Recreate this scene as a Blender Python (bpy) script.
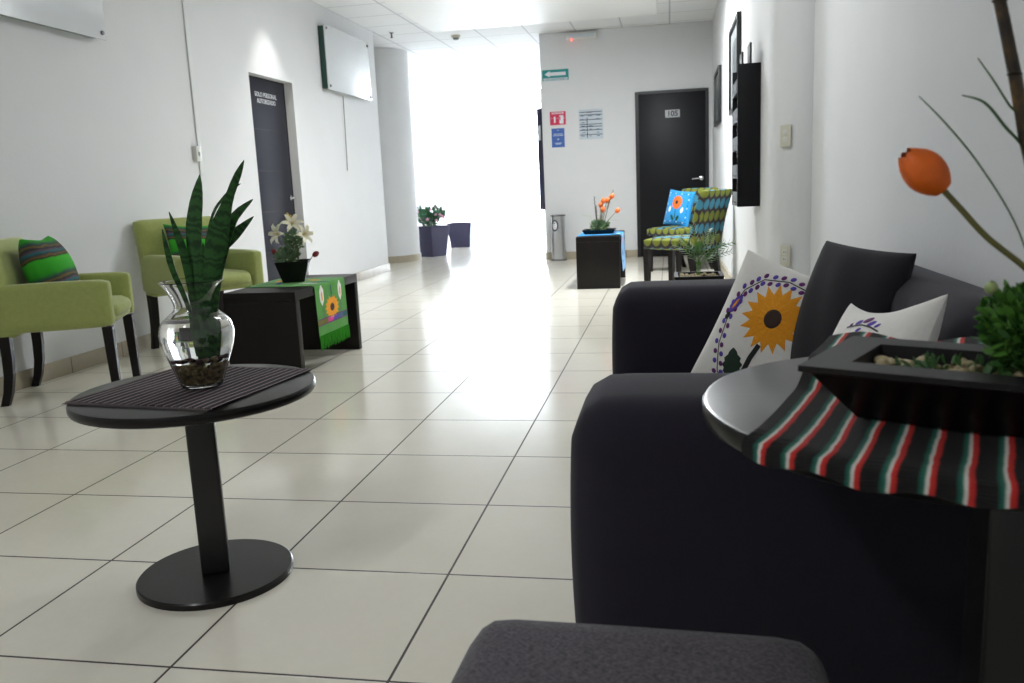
import bpy, bmesh, math, random
from mathutils import Vector, Matrix

for o in list(bpy.data.objects):
    bpy.data.objects.remove(o, do_unlink=True)
scene = bpy.context.scene
COL = scene.collection
PI = math.pi
R = math.radians
rnd = random.Random(7)

# ------------------------------------------------------------------ camera
YAW, PITCH, ROLL = 0.1882, 0.1786, -0.0444
CAM = Vector((0.5885, -1.541, 1.0025))
fw = Vector((-math.sin(YAW)*math.cos(PITCH), math.cos(YAW)*math.cos(PITCH), -math.sin(PITCH)))
r0 = Vector((math.cos(YAW), math.sin(YAW), 0))
u0 = r0.cross(fw)
rt = r0*math.cos(ROLL) + u0*math.sin(ROLL)
up = -r0*math.sin(ROLL) + u0*math.cos(ROLL)
cd = bpy.data.cameras.new('camera')
cam = bpy.data.objects.new('camera', cd)
COL.objects.link(cam)
M4 = Matrix((rt, up, -fw)).transposed().to_4x4()
M4.translation = CAM
cam.matrix_world = M4
cd.sensor_width = 36.0
cd.lens = 850.35*36/1024
cd.clip_start = 0.05
cd.dof.use_dof = True
cd.dof.focus_distance = 2.7
cd.dof.aperture_fstop = 7.0
scene.camera = cam

rtv = Vector((math.cos(YAW), math.sin(YAW), 0)); dpv = Vector((-rtv.y, rtv.x, 0))

# ------------------------------------------------------------------ light
scene.view_settings.view_transform = 'Standard'
scene.view_settings.look = 'None'
scene.view_settings.gamma = 1
scene.view_settings.use_curve_mapping = False
scene.view_settings.exposure = 0.36
world = bpy.data.worlds.new('overcast_sky')
scene.world = world
world.use_nodes = True
bg = world.node_tree.nodes['Background']
bg.inputs[0].default_value = (0.82, 0.90, 1.0, 1)
bg.inputs[1].default_value = 17.0

def lamp(name, kind, loc, energy, color=(1, 1, 1), rot=(0, 0, 0), parent=None, **kw):
    l = bpy.data.lights.new(name, kind)
    l.energy = energy
    l.color = color
    for k, v in kw.items():
        setattr(l, k, v)
    o = bpy.data.objects.new(name, l)
    COL.objects.link(o)
    o.location = loc
    o.rotation_euler = rot
    if parent:
        o.parent = parent
    return o

# ------------------------------------------------------------------ materials
class NT:
    def __init__(s, mat):
        s.t = mat.node_tree
    def n(s, typ, **kw):
        x = s.t.nodes.new(typ)
        for k, v in kw.items():
            setattr(x, k, v)
        return x
    def l(s, a, b):
        s.t.links.new(a, b)
    def val(s, inp, v):
        if hasattr(v, 'is_output') or isinstance(v, bpy.types.NodeSocket):
            s.l(v, inp)
        else:
            inp.default_value = v
    def m(s, op, a, b=None, c=None):
        x = s.n('ShaderNodeMath', operation=op)
        s.val(x.inputs[0], a)
        if b is not None: s.val(x.inputs[1], b)
        if c is not None: s.val(x.inputs[2], c)
        return x.outputs[0]
    def mix(s, f, a, b):
        x = s.n('ShaderNodeMix', data_type='RGBA')
        s.val(x.inputs[0], f)
        for i, v in ((6, a), (7, b)):
            if isinstance(v, bpy.types.NodeSocket): s.l(v, x.inputs[i])
            else: x.inputs[i].default_value = (*v, 1) if len(v) == 3 else v
        return x.outputs[2]
    def obj(s):
        return s.n('ShaderNodeTexCoord').outputs['Object']
    def uv(s):
        return s.n('ShaderNodeTexCoord').outputs['UV']
    def xyz(s, v):
        x = s.n('ShaderNodeSeparateXYZ'); s.l(v, x.inputs[0]); return x.outputs
    def noise(s, vec, scale, detail=3, rough=.55):
        x = s.n('ShaderNodeTexNoise')
        s.l(vec, x.inputs['Vector'])
        x.inputs['Scale'].default_value = scale
        x.inputs['Detail'].default_value = detail
        x.inputs['Roughness'].default_value = rough
        return x.outputs[0]
    def ramp(s, f, stops, interp='LINEAR'):
        x = s.n('ShaderNodeValToRGB')
        x.color_ramp.interpolation = interp
        e = x.color_ramp.elements
        while len(e) < len(stops): e.new(0.5)
        for i, (p, c) in enumerate(stops):
            e[i].position = p
            e[i].color = (*c, 1)
        s.l(f, x.inputs[0])
        return x.outputs[0]

def srgb(r, g, b):
    f = lambda c: c/12.92 if c <= .04045 else ((c+.055)/1.055)**2.4
    return (f(r/255), f(g/255), f(b/255))

MATS = {}
def base(name, color=(.5, .5, .5), rough=.5, metal=0, **kw):
    m = bpy.data.materials.new(name)
    m.use_nodes = True
    t = NT(m)
    b = m.node_tree.nodes['Principled BSDF']
    b.inputs['Base Color'].default_value = (*color, 1)
    b.inputs['Roughness'].default_value = rough
    b.inputs['Metallic'].default_value = metal
    for k, v in kw.items():
        b.inputs[k.replace('_', ' ')].default_value = v
    MATS[name] = m
    return m, t, b

def bump(t, b, h, strength=.2, dist=.002):
    x = t.n('ShaderNodeBump')
    x.inputs['Strength'].default_value = strength
    x.inputs['Distance'].default_value = dist
    t.l(h, x.inputs['Height'])
    t.l(x.outputs[0], b.inputs['Normal'])

def varied(name, color, rough=.5, amt=.15, scale=8, bs=0, bscale=60, bdist=.002, **kw):
    m, t, b = base(name, color, rough, **kw)
    n = t.noise(t.obj(), scale)
    lo = tuple(c*(1-amt) for c in color); hi = tuple(min(1, c*(1+amt)) for c in color)
    t.l(t.mix(n, lo, hi), b.inputs['Base Color'])
    if bs:
        bump(t, b, t.noise(t.obj(), bscale, 4), bs, bdist)
    return m

def fabric(name, color, rough=.9, weave=900, amt=.25, sheen=.2, slub=60, con=1.6):
    m, t, b = base(name, color, rough)
    uvv = t.uv()
    x, y, z = t.xyz(uvv)
    wx = t.m('SINE', t.m('MULTIPLY', x, weave))
    wy = t.m('SINE', t.m('MULTIPLY', y, weave))
    w = t.m('MULTIPLY', wx, wy)
    n = t.noise(t.obj(), slub, 4, .7)
    n = t.m('MINIMUM', 1.0, t.m('MAXIMUM', 0.0, t.m('MULTIPLY_ADD', t.m('SUBTRACT', n, .5), con, .5)))
    lo = tuple(c*(1-amt) for c in color); hi = tuple(min(1, c*(1+amt)) for c in color)
    t.l(t.mix(n, lo, hi), b.inputs['Base Color'])
    bump(t, b, t.m('ADD', t.m('MULTIPLY', w, .4), n), .25, .0012)
    b.inputs['Sheen Weight'].default_value = sheen
    b.inputs['Sheen Roughness'].default_value = .5
    return m

# floor tiles: 0.5 m porcelain squares
m, t, b = base('floor_tile', (.6, .57, .5), .16)
x, y, z = t.xyz(t.obj())
def grout(t, c, half=.0032, size=.5):
    f = t.m('FRACT', t.m('DIVIDE', c, size))
    d = t.m('MINIMUM', f, t.m('SUBTRACT', 1, f))
    return t.m('LESS_THAN', d, half/size)
g = t.m('MAXIMUM', grout(t, x), grout(t, y))
cell = t.n('ShaderNodeCombineXYZ')
t.l(t.m('FLOOR', t.m('DIVIDE', x, .5)), cell.inputs[0]); t.l(t.m('FLOOR', t.m('DIVIDE', y, .5)), cell.inputs[1])
wn = t.n('ShaderNodeTexWhiteNoise'); t.l(cell.outputs[0], wn.inputs['Vector'])
n1 = t.noise(t.obj(), 5, 6, .65)
n2 = t.noise(t.obj(), 38, 3, .6)
c1 = t.mix(t.m('MULTIPLY_ADD', n2, .35, t.m('MULTIPLY', n1, .65)), srgb(226, 220, 203), srgb(241, 236, 223))
c2 = t.mix(t.m('MULTIPLY', wn.outputs[0], .22), c1, srgb(218, 212, 195))
t.l(t.mix(g, c2, srgb(58, 50, 44)), b.inputs['Base Color'])
t.l(t.m('ADD', t.m('MULTIPLY_ADD', n2, .06, .10), t.m('MULTIPLY', g, .5)), b.inputs['Roughness'])
bump(t, b, t.m('SUBTRACT', t.m('MULTIPLY', n2, .04), g), .35, .0015)

varied('wall_paint', srgb(221, 222, 223), .75, .03, 3, .25, 45, .004)
varied('white_paint', srgb(230, 230, 228), .6, .02, 3)
# acoustic ceiling tiles
m, t, b = base('ceiling_tile', srgb(235, 236, 236), .85)
x, y, z = t.xyz(t.obj())
g = t.m('MAXIMUM', grout(t, x, .009, .61), grout(t, t.m('ADD', y, .3), .009, .61))
n = t.noise(t.obj(), 120, 2)
t.l(t.mix(g, t.mix(n, srgb(226, 227, 228), srgb(238, 239, 239)), srgb(190, 192, 195)), b.inputs['Base Color'])
bump(t, b, t.m('ADD', n, g), .3, .004)
# beige skirting stone with joints
m, t, b = base('skirting_stone', srgb(170, 160, 140), .4)
x, y, z = t.xyz(t.uv())
g = grout(t, x, .003, .5)
n = t.noise(t.obj(), 9, 6, .7)
t.l(t.mix(g, t.mix(n, srgb(150, 140, 120), srgb(182, 172, 152)), srgb(70, 62, 54)), b.inputs['Base Color'])
# dark espresso wood
def wood(name, a, bcol, rough, coat=0, scale=3, bs=.15):
    m, t, b = base(name, a, rough)
    mp = t.n('ShaderNodeMapping'); mp.inputs['Scale'].default_value = (3, 3, 40)
    t.l(t.uv(), mp.inputs['Vector'])
    mp.inputs['Scale'].default_value = (2, 45, 2)
    n = t.noise(mp.outputs[0], scale, 5, .6)
    t.l(t.mix(n, a, bcol), b.inputs['Base Color'])
    bump(t, b, n, bs, .0015)
    b.inputs['Coat Weight'].default_value = coat
    b.inputs['Specular IOR Level'].default_value = .22
    b.inputs['Coat Roughness'].default_value = .12
    return m
wood('espresso_wood', srgb(15, 12, 12), srgb(27, 22, 21), .42)
wood('table_wood', srgb(14, 12, 12), srgb(25, 22, 22), .3, .12)
wood('door_wood', srgb(26, 27, 38), srgb(40, 41, 54), .38)
wood('black_wood', srgb(15, 15, 18), srgb(24, 24, 28), .4)
varied('black_ceramic', srgb(17, 15, 17), .45, .2, 12, .1, 50, Specular_IOR_Level=.25)
varied('planter_plastic', srgb(56, 54, 84), .5, .12, 10, .15, 90)
varied('pedestal_metal', srgb(30, 29, 30), .4, .1, 10)
fabric('sofa_fabric', srgb(30, 26, 40), .95, 1100, .22, .09, 160)
fabric('dark_cushion_fabric', srgb(25, 22, 31), .95, 1100, .2, .08, 120)
fabric('ottoman_fabric', srgb(72, 66, 73), .95, 700, .7, .12, 190, 3.2)
fabric('green_upholstery', srgb(160, 170, 96), .85, 1400, .12, .35, 35)
fabric('white_cotton', srgb(242, 239, 235), .9, 1600, .05, .2, 90)
fabric('blue_cotton', srgb(28, 142, 205), .85, 1500, .12, .2, 90)
fabric('green_cotton', srgb(58, 144, 24), .85, 1500, .15, .2, 60)
for nm, c in dict(petal_orange=(255, 158, 10), petal_red_orange=(246, 104, 24), disc_brown=(52, 30, 22), leaf_thread=(26, 50, 36),
                  stem_thread=(22, 26, 26), violet_thread=(92, 66, 176), plum_thread=(104, 34, 110), white_thread=(236, 232, 224),
                  navy_thread=(28, 44, 128), olive_thread=(120, 110, 40), pink_thread=(222, 60, 150), slate_thread=(70, 96, 140),
                  teal_thread=(20, 92, 96), dark_green_thread=(16, 74, 32)).items():
    varied(nm, srgb(*c), .75, .22, 140, .5, 300, .001)
# accent chair fabric: rows of olive and blue circles on dark grey with vine lines
m, t, b = base('circle_fabric', (.1, .1, .1), .85)
x, y, z = t.xyz(t.uv())
S = .105
u = t.m('DIVIDE', x, S); v = t.m('DIVIDE', y, S)
row = t.m('FLOOR', v)
par = t.m('FLOORED_MODULO', row, 2)
u2 = t.m('ADD', u, t.m('MULTIPLY', par, .5))
fu = t.m('SUBTRACT', t.m('FRACT', u2), .5); fv = t.m('SUBTRACT', t.m('FRACT', v), .5)
d = t.m('SQRT', t.m('ADD', t.m('MULTIPLY', fu, fu), t.m('MULTIPLY', fv, fv)))
ins = t.m('LESS_THAN', d, .42)
inner = t.m('LESS_THAN', t.m('ABSOLUTE', t.m('SUBTRACT', d, .3)), .025)
vine = t.m('LESS_THAN', t.m('ABSOLUTE', t.m('SUBTRACT', fu, t.m('MULTIPLY', t.m('SINE', t.m('MULTIPLY', v, 3.1416)), .45))), .07)
colr = t.mix(par, srgb(118, 126, 38), srgb(58, 132, 158))
colr = t.mix(t.m('MULTIPLY', inner, .25), colr, srgb(60, 70, 50))
bgc = t.mix(vine, srgb(48, 45, 46), srgb(82, 78, 78))
t.l(t.mix(ins, bgc, colr), b.inputs['Base Color'])
bump(t, b, t.noise(t.obj(), 250, 3), .2, .001)
# striped cloths (stripes along v, colours across u)
def stripes(name, stops, period, rough=.92):
    m, t, b = base(name, (.1, .1, .1), rough)
    x, y, z = t.xyz(t.uv())
    n = t.noise(t.uv(), 25, 2)
    xx = t.m('ADD', x, t.m('MULTIPLY', t.m('SUBTRACT', n, .5), period*.16))
    f = t.m('FRACT', t.m('DIVIDE', xx, period))
    c = t.ramp(f, stops)
    t.l(c, b.inputs['Base Color'])
    w = t.m('SINE', t.m('MULTIPLY', y, 1500))
    bump(t, b, t.m('ADD', w, t.noise(t.obj(), 200, 3)), .3, .001)
    return m
k = srgb(11, 9, 11)
stripes('pinstripe_weave', [(0, k), (.34, k), (.40, srgb(80, 24, 36)), (.48, srgb(90, 30, 42)), (.52, srgb(168, 158, 162)), (.58, srgb(168, 158, 162)),
                            (.65, k), (.80, srgb(18, 30, 34)), (.9, k), (1, k)], .0225)
k = srgb(13, 10, 11)
stripes('serape_weave', [(0, k), (.42, k), (.50, srgb(22, 78, 66)), (.60, srgb(40, 110, 92)), (.66, srgb(206, 202, 196)), (.72, srgb(214, 208, 202)),
                         (.76, srgb(196, 50, 40)), (.88, srgb(184, 36, 34)), (.95, k), (1, k)], .033)
stripes('green_serape', [(0, srgb(46, 158, 36)), (.40, srgb(62, 182, 44)), (.44, srgb(40, 56, 34)), (.5, srgb(120, 90, 60)), (.56, srgb(60, 70, 66)), (.62, srgb(40, 110, 120)),
                         (.68, srgb(96, 70, 84)), (.74, srgb(40, 50, 60)), (.8, srgb(120, 100, 50)), (.86, srgb(52, 66, 76)), (.93, srgb(46, 120, 60)), (1, srgb(46, 158, 36))], .19)
varied('tulip_orange', srgb(232, 104, 18), .5, .3, 30)
varied('tulip_far_orange', srgb(236, 112, 46), .5, .2, 30)
varied('tulip_red', srgb(124, 12, 22), .5, .25, 40)
varied('lily_white', srgb(236, 232, 206), .55, .05, 20)
varied('lily_yellow', srgb(196, 166, 50), .55, .1, 20)
varied('blossom_pink', srgb(226, 150, 190), .6, .15, 30)
varied('stem_green', srgb(104, 100, 52), .5, .25, 30)
varied('leaf_green', srgb(46, 92, 34), .45, .35, 30)
varied('leaf_grey_green', srgb(104, 132, 100), .55, .3, 30)
varied('leaf_bright', srgb(84, 136, 50), .45, .4, 60)
varied('leaf_cactus', srgb(64, 116, 82), .5, .25, 30)
varied('leaf_pale', srgb(150, 168, 110), .5, .2, 30)
m, t, b = base('snake_leaf', srgb(30, 66, 34), .5, Specular_IOR_Level=.3)
x, y, z = t.xyz(t.uv())
nz = t.noise(t.uv(), 18, 4)
bands = t.m('SINE', t.m('ADD', t.m('MULTIPLY', y, 260), t.m('MULTIPLY', nz, 26)))
t.l(t.mix(t.m('MULTIPLY_ADD', bands, .5, .5), srgb(22, 56, 24), srgb(44, 92, 38)), b.inputs['Base Color'])
m, t, b = base('bamboo_dark', srgb(56, 40, 26), .4)
n = t.noise(t.obj(), 30, 3)
t.l(t.ramp(n, [(.35, srgb(26, 20, 16)), (.55, srgb(60, 44, 22)), (.7, srgb(116, 84, 36))]), b.inputs['Base Color'])
m, t, b = base('pebble', srgb(150, 136, 104), .7)
oi = t.n('ShaderNodeObjectInfo')
n = t.noise(t.obj(), 45, 2)
t.l(t.ramp(n, [(.3, srgb(120, 104, 74)), (.5, srgb(176, 162, 124)), (.7, srgb(206, 192, 158))]), b.inputs['Base Color'])
m, t, b = base('gravel', srgb(96, 84, 60), .8)
n = t.noise(t.obj(), 60, 3)
t.l(t.ramp(n, [(.3, srgb(100, 88, 58)), (.5, srgb(170, 148, 100)), (.72, srgb(208, 184, 134))]), b.inputs['Base Color'])
varied('red_stone', srgb(64, 22, 26), .5, .3, 60)
base('glass', (1, 1, 1), .0, IOR=1.48, Transmission_Weight=1.0)
base('water', (.97, 1, .99), .0, IOR=1.33, Transmission_Weight=1.0)
m, t, b = base('window_glass', (1, 1, 1), .0)
# thin pane: clear straight through, with a mirror reflection at glancing angles
tr_ = t.n('ShaderNodeBsdfTransparent'); gl_ = t.n('ShaderNodeBsdfGlossy'); gl_.inputs['Roughness'].default_value = .02
lw_ = t.n('ShaderNodeFresnel'); lw_.inputs[0].default_value = 1.45
mx_ = t.n('ShaderNodeMixShader'); t.l(t.m('MULTIPLY', lw_.outputs[0], .6), mx_.inputs[0]); t.l(tr_.outputs[0], mx_.inputs[1]); t.l(gl_.outputs[0], mx_.inputs[2])
t.l(mx_.outputs[0], m.node_tree.nodes['Material Output'].inputs['Surface'])
varied('brushed_steel', (.55, .55, .57), .28, .1, 20, metal=1)
varied('chrome', (.7, .7, .72), .12, .05, 20, metal=1)
varied('steel_dark', (.2, .2, .21), .4, .05, 20, metal=1)
base('panel_white', srgb(216, 220, 224), .12, Coat_Weight=.6)
base('panel_edge_green', srgb(26, 66, 56), .25)
base('plastic_white', srgb(214, 214, 208), .4)
base('plastic_ivory', srgb(206, 204, 188), .4)
base('cord_grey', srgb(150, 150, 146), .6)
base('sign_teal', srgb(16, 140, 140), .5)
base('sign_red', srgb(206, 48, 84), .5)
base('sign_blue', srgb(62, 100, 172), .5)
base('sign_white', srgb(226, 228, 232), .5)
base('sign_pale', srgb(196, 206, 214), .5)
base('sign_black', srgb(34, 38, 60), .5)
base('sign_grey', srgb(176, 178, 180), .4)
base('paper_grey', srgb(120, 126, 128), .6)
base('paper_blue', srgb(86, 104, 140), .6)
base('paper_rose', srgb(150, 110, 120), .6)
base('frame_black', srgb(24, 24, 26), .4)
base('print_dark', srgb(84, 88, 90), .3)
base('picture_glass', srgb(120, 126, 126), .15)
base('rack_liner', srgb(52, 52, 56), .5)
m, t, b = base('led_red', (1, .1, .08), .4)
b.inputs['Emission Color'].default_value = (1, .08, .06, 1)
b.inputs['Emission Strength'].default_value = 4
m, t, b = base('diffuser', (.9, .9, .9), .5)
b.inputs['Emission Color'].default_value = (1, .98, .94, 1)
b.inputs['Emission Strength'].default_value = 3.5
base('fringe_green', srgb(48, 146, 26), .85)
base('fringe_grey', srgb(120, 110, 112), .9)
base('aluminium_white', srgb(226, 228, 230), .4)

# ------------------------------------------------------------------ mesh builder
class MB:
    def __init__(s):
        s.v = []; s.f = []; s.m = []; s.uv = {}; s.mats = []
    def mi(s, mat):
        if mat not in s.mats: s.mats.append(mat)
        return s.mats.index(mat)
    def add(s, verts, faces, mat, uvs=None, tf=None):
        o = len(s.v)
        for q in verts:
            q = Vector(q)
            s.v.append(tf @ q if tf else q)
        k = s.mi(mat)
        for f in faces:
            s.f.append([o+i for i in f]); s.m.append(k)
        if uvs:
            for i, c in enumerate(uvs): s.uv[o+i] = c
        return o
    def bm(s, bm, mat, tf=None):
        bm.verts.index_update()
        s.add([v.co.copy() for v in bm.verts], [[v.index for v in f.verts] for f in bm.faces], mat, None, tf)
        bm.free()
    def box(s, c, d, mat, bev=0, seg=2, tf=None, taper=None):
        bm = bmesh.new()
        bmesh.ops.create_cube(bm, size=1)
        for v in bm.verts:
            kx = ky = 1
            if taper and v.co.z < 0: kx, ky = taper
            v.co = Vector((v.co.x*d[0]*kx, v.co.y*d[1]*ky, v.co.z*d[2]))
        if bev:
            bmesh.ops.bevel(bm, geom=bm.edges[:], offset=bev, segments=seg, profile=.6, affect='EDGES')
        T = Matrix.Translation(c)
        s.bm(bm, mat, (tf @ T) if tf else T)
        return s
    def grid(s, fn, nu, nv, mat, cu=False, cv=False, uvfn=None, tf=None, flip=False):
        vs = []; uvs = []
        for j in range(nv+(0 if cv else 1)):
            for i in range(nu+(0 if cu else 1)):
                a, b_ = i/nu, j/nv
                vs.append(fn(a, b_))
                if uvfn: uvs.append(uvfn(a, b_))
        W = nu if cu else nu+1; H = nv if cv else nv+1
        fs = []
        for j in range(nv):
            for i in range(nu):
                q = [j*W+i, j*W+(i+1) % W, ((j+1) % H)*W+(i+1) % W, ((j+1) % H)*W+i]
                fs.append(q[::-1] if flip else q)
        s.add(vs, fs, mat, uvs or None, tf)
        return s
    def lathe(s, prof, mat, n=32, tf=None, cap=True):
        vs = []; fs = []
        for (r, z) in prof:
            for i in range(n):
                a = 2*PI*i/n
                vs.append((r*math.cos(a), r*math.sin(a), z))
        for j in range(len(prof)-1):
            for i in range(n):
                fs.append([j*n+i, j*n+(i+1) % n, (j+1)*n+(i+1) % n, (j+1)*n+i])
        if cap:
            fs.append(list(range(n))[::-1]); fs.append([(len(prof)-1)*n+i for i in range(n)])
        s.add(vs, fs, mat, None, tf)
        return s
    def tube(s, pts, rad, mat, n=8, tf=None, sq=None):
        pts = [Vector(q) for q in pts]
        if not hasattr(rad, '__len__'): rad = [rad]*len(pts)
        vs = []; fs = []
        ref = None
        for i, q in enumerate(pts):
            d = (pts[min(i+1, len(pts)-1)]-pts[max(i-1, 0)]).normalized()
            if ref is None:
                ref = Vector((1, 0, 0)) if abs(d.x) < .9 else Vector((0, 1, 0))
            a = (ref-d*ref.dot(d)).normalized(); ref = a
            b_ = d.cross(a)
            for k in range(n):
                th = 2*PI*k/n + (PI/4 if n == 4 else 0)
                vs.append(q+a*rad[i]*math.cos(th)+b_*rad[i]*math.sin(th))
        for i in range(len(pts)-1):
            for k in range(n):
                fs.append([i*n+k, i*n+(k+1) % n, (i+1)*n+(k+1) % n, (i+1)*n+k])
        fs.append(list(range(n))[::-1]); fs.append([(len(pts)-1)*n+k for k in range(n)])
        s.add(vs, fs, mat, None, tf)
        return s
    def ball(s, c, r, mat, seg=10, rings=7, rot=None, jit=0):
        bm = bmesh.new()
        bmesh.ops.create_uvsphere(bm, u_segments=seg, v_segments=rings, radius=1)
        for v in bm.verts:
            k = 1+jit*(rnd.random()-.5)
            v.co = Vector((v.co.x*r[0]*k, v.co.y*r[1]*k, v.co.z*r[2]*k))
        T = Matrix.Translation(c)
        if rot: T = T @ rot
        s.bm(bm, mat, T)
        return s
    def prism(s, poly, z0, z1, mat, tf=None):
        n = len(poly)
        vs = [(x, y, z0) for x, y in poly]+[(x, y, z1) for x, y in poly]
        fs = [list(range(n))[::-1], list(range(n, 2*n))]+[[i, (i+1) % n, n+(i+1) % n, n+i] for i in range(n)]
        s.add(vs, fs, mat, None, tf)
        return s
    def leaf(s, pts, widths, side, mat, fold=.25, thick=.0006):
        """blade along pts, half widths, side vector, slight V fold; two-sided solid"""
        pts = [Vector(q) for q in pts]; side = Vector(side)
        n = len(pts); vs = []; uvs = []; L = 0
        for i, q in enumerate(pts):
            d = (pts[min(i+1, n-1)]-pts[max(i-1, 0)]).normalized()
            if i: L += (pts[i]-pts[i-1]).length
            sd = (side-d*side.dot(d)).normalized(); nn = d.cross(sd)
            w = widths[i]
            for k, (a, h) in enumerate(((-1, fold), (0, 0), (1, fold))):
                vs.append(q+sd*a*w+nn*h*w+nn*thick); uvs.append((a*w, L))
            for k, (a, h) in enumerate(((-1, fold), (0, 0), (1, fold))):
                vs.append(q+sd*a*w+nn*h*w-nn*thick); uvs.append((a*w, L))
        fs = []
        for i in range(n-1):
            o = i*6; p = o+6
            for k in (0, 1):
                fs.append([o+k, o+k+1, p+k+1, p+k])
                fs.append([o+3+k+1, o+3+k, p+3+k, p+3+k+1])
            fs.append([o, p, p+3, o+3]); fs.append([o+2, o+5, p+5, p+2])
        s.add(vs, fs, mat, uvs)
        return s
    def patch(s, poly, surf, mat, off=.0012, rings=4):
        """flat shape (list of u,v points, star-shaped about its middle) laid on surf(u,v,off)"""
        cx = sum(q[0] for q in poly)/len(poly); cy = sum(q[1] for q in poly)/len(poly)
        n = len(poly); vs = [surf(cx, cy, off)]; fs = []
        for r in range(1, rings+1):
            f = r/rings
            for (a, b_) in poly:
                vs.append(surf(cx+(a-cx)*f, cy+(b_-cy)*f, off*(1 if r < rings else .2)))
        for i in range(n): fs.append([0, 1+i, 1+(i+1) % n])
        for r in range(rings-1):
            for i in range(n):
                a = 1+r*n+i; b2 = 1+r*n+(i+1) % n
                fs.append([a, a+n, b2+n, b2])
        s.add(vs, fs, mat)
        return s
    def build(s, name, parent=None, loc=None, smooth=38, flat=False):
        me = bpy.data.meshes.new(name)
        me.from_pydata([tuple(q) for q in s.v], [], s.f)
        for mt in s.mats: me.materials.append(MATS[mt])
        me.polygons.foreach_set('material_index', s.m)
        ul = me.uv_layers.new(name='UVMap')
        for p in me.polygons:
            nx, ny, nz = (abs(c) for c in p.normal)
            for li in p.loop_indices:
                vi = me.loops[li].vertex_index
                if vi in s.uv: ul.data[li].uv = s.uv[vi]; continue
                q = me.vertices[vi].co
                if nz >= nx and nz >= ny: c = (q.x, q.y)
                elif nx >= ny: c = (q.y, q.z)
                else: c = (q.x, q.z)
                ul.data[li].uv = c
        me.validate()
        if not flat:
            me.shade_smooth(); me.set_sharp_from_angle(angle=R(smooth))
        o = bpy.data.objects.new(name, me)
        COL.objects.link(o)
        if parent: o.parent = parent
        if loc: o.location = loc
        return o

def tag(o, label, cat, group=None, kind=None):
    o['label'] = label; o['category'] = cat
    if group: o['group'] = group
    if kind: o['kind'] = kind
    return o
def thing(name, label, cat, loc=(0, 0, 0), rz=0, group=None):
    o = bpy.data.objects.new(name, None)
    o.empty_display_size = .1
    COL.objects.link(o)
    o.location = loc; o.rotation_euler = (0, 0, rz)
    return tag(o, label, cat, group)
def struct(o):
    o['kind'] = 'structure'
    return o
def copy_tree(o, loc, rz, label, parent=None):
    c = o.copy(); COL.objects.link(c)
    if parent: c.parent = parent
    else:
        c.location = loc; c.rotation_euler = (0, 0, rz); c['label'] = label
    for ch in list(o.children): copy_tree(ch, None, None, None, c)
    return c
def text(name, body, size, mat, parent, M, depth=.001, align='CENTER', bold=0):
    cu = bpy.data.curves.new(name, 'FONT')
    cu.body = body; cu.size = size; cu.align_x = align; cu.align_y = 'CENTER'
    cu.extrude = depth; cu.offset = bold; cu.space_line = 1.0
    tmp = bpy.data.objects.new(name, cu); COL.objects.link(tmp)
    dg = bpy.context.evaluated_depsgraph_get(); dg.update()
    me = bpy.data.meshes.new_from_object(tmp.evaluated_get(dg))
    bpy.data.objects.remove(tmp, do_unlink=True)
    me.materials.clear(); me.materials.append(MATS[mat])
    o = bpy.data.objects.new(name, me); COL.objects.link(o)
    o.parent = parent; o.matrix_local = M
    return o
def face_m(loc, right, upv=(0, 0, 1)):
    r_ = Vector(right).normalized(); u_ = Vector(upv).normalized()
    n_ = r_.cross(u_)
    Mx = Matrix((r_, u_, n_)).transposed().to_4x4(); Mx.translation = Vector(loc)
    return Mx

# ------------------------------------------------------------------ SETTING
XL, XR, XN = -3.05, 1.15, 1.35          # left wall, right wall, wall behind the sofa
YF, YC, YB, YE = 10.2, 9.15, -3.4, 16.3
H = 3.0
b = MB(); b.box((-2.2, 6.5, -.05), (8.4, 20.4, .1), 'floor_tile'); struct(b.build('floor'))
b = MB(); b.box((-2.2, 6.5, H+.05), (8.4, 20.4, .1), 'ceiling_tile'); struct(b.build('ceiling'))
# smooth dropped plaster panel
b = MB(); b.box((-.836, 2.7, H-.078), (2.608, 11.9, .152), 'white_paint', .004); struct(b.build('trim_1'))
DY0, DY1, DH = 5.72, 6.62, 2.11
b = MB()
b.box((XL-.125, (YB+DY0)/2, H/2), (.25, DY0-YB, H), 'wall_paint')
b.box((XL-.125, (DY1+YC)/2, H/2), (.25, YC-DY1, H), 'wall_paint')
b.box((XL-.125, (DY0+DY1)/2, (DH+H)/2), (.25, DY1-DY0, H-DH), 'wall_paint')
struct(b.build('wall_left'))
# the wall behind room 105, returning along the passage
b = MB()
b.box((.125, YF+.1, H/2), (2.45, .2, H), 'wall_paint', .01)
b.box((-1.0, (YF+.2+YE)/2, H/2), (.2, YE-YF-.2, H), 'wall_paint')
struct(b.build('wall_far'))
# right wall with a rounded end, then the set-back wall behind the sofa
poly = [(XR+.4, YF), (XR, YF), (XR, 3.7)]
poly += [(1.35-.20*math.cos(a), 3.7-.3*math.sin(a)) for a in [R(i*7.5) for i in range(1, 13)]]
poly += [(XR+.4, 3.4)]
b = MB(); b.prism(poly, 0, H, 'wall_paint'); struct(b.build('wall_right', smooth=20))
b = MB(); b.box((XN+.1, (YB+3.4)/2, H/2), (.2, 3.4-YB, H), 'wall_paint'); struct(b.build('wall_right_setback'))
b = MB(); b.box((-.83, YB-.1, H/2), (4.6, .2, H), 'wall_paint'); struct(b.build('wall_rear'))
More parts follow.
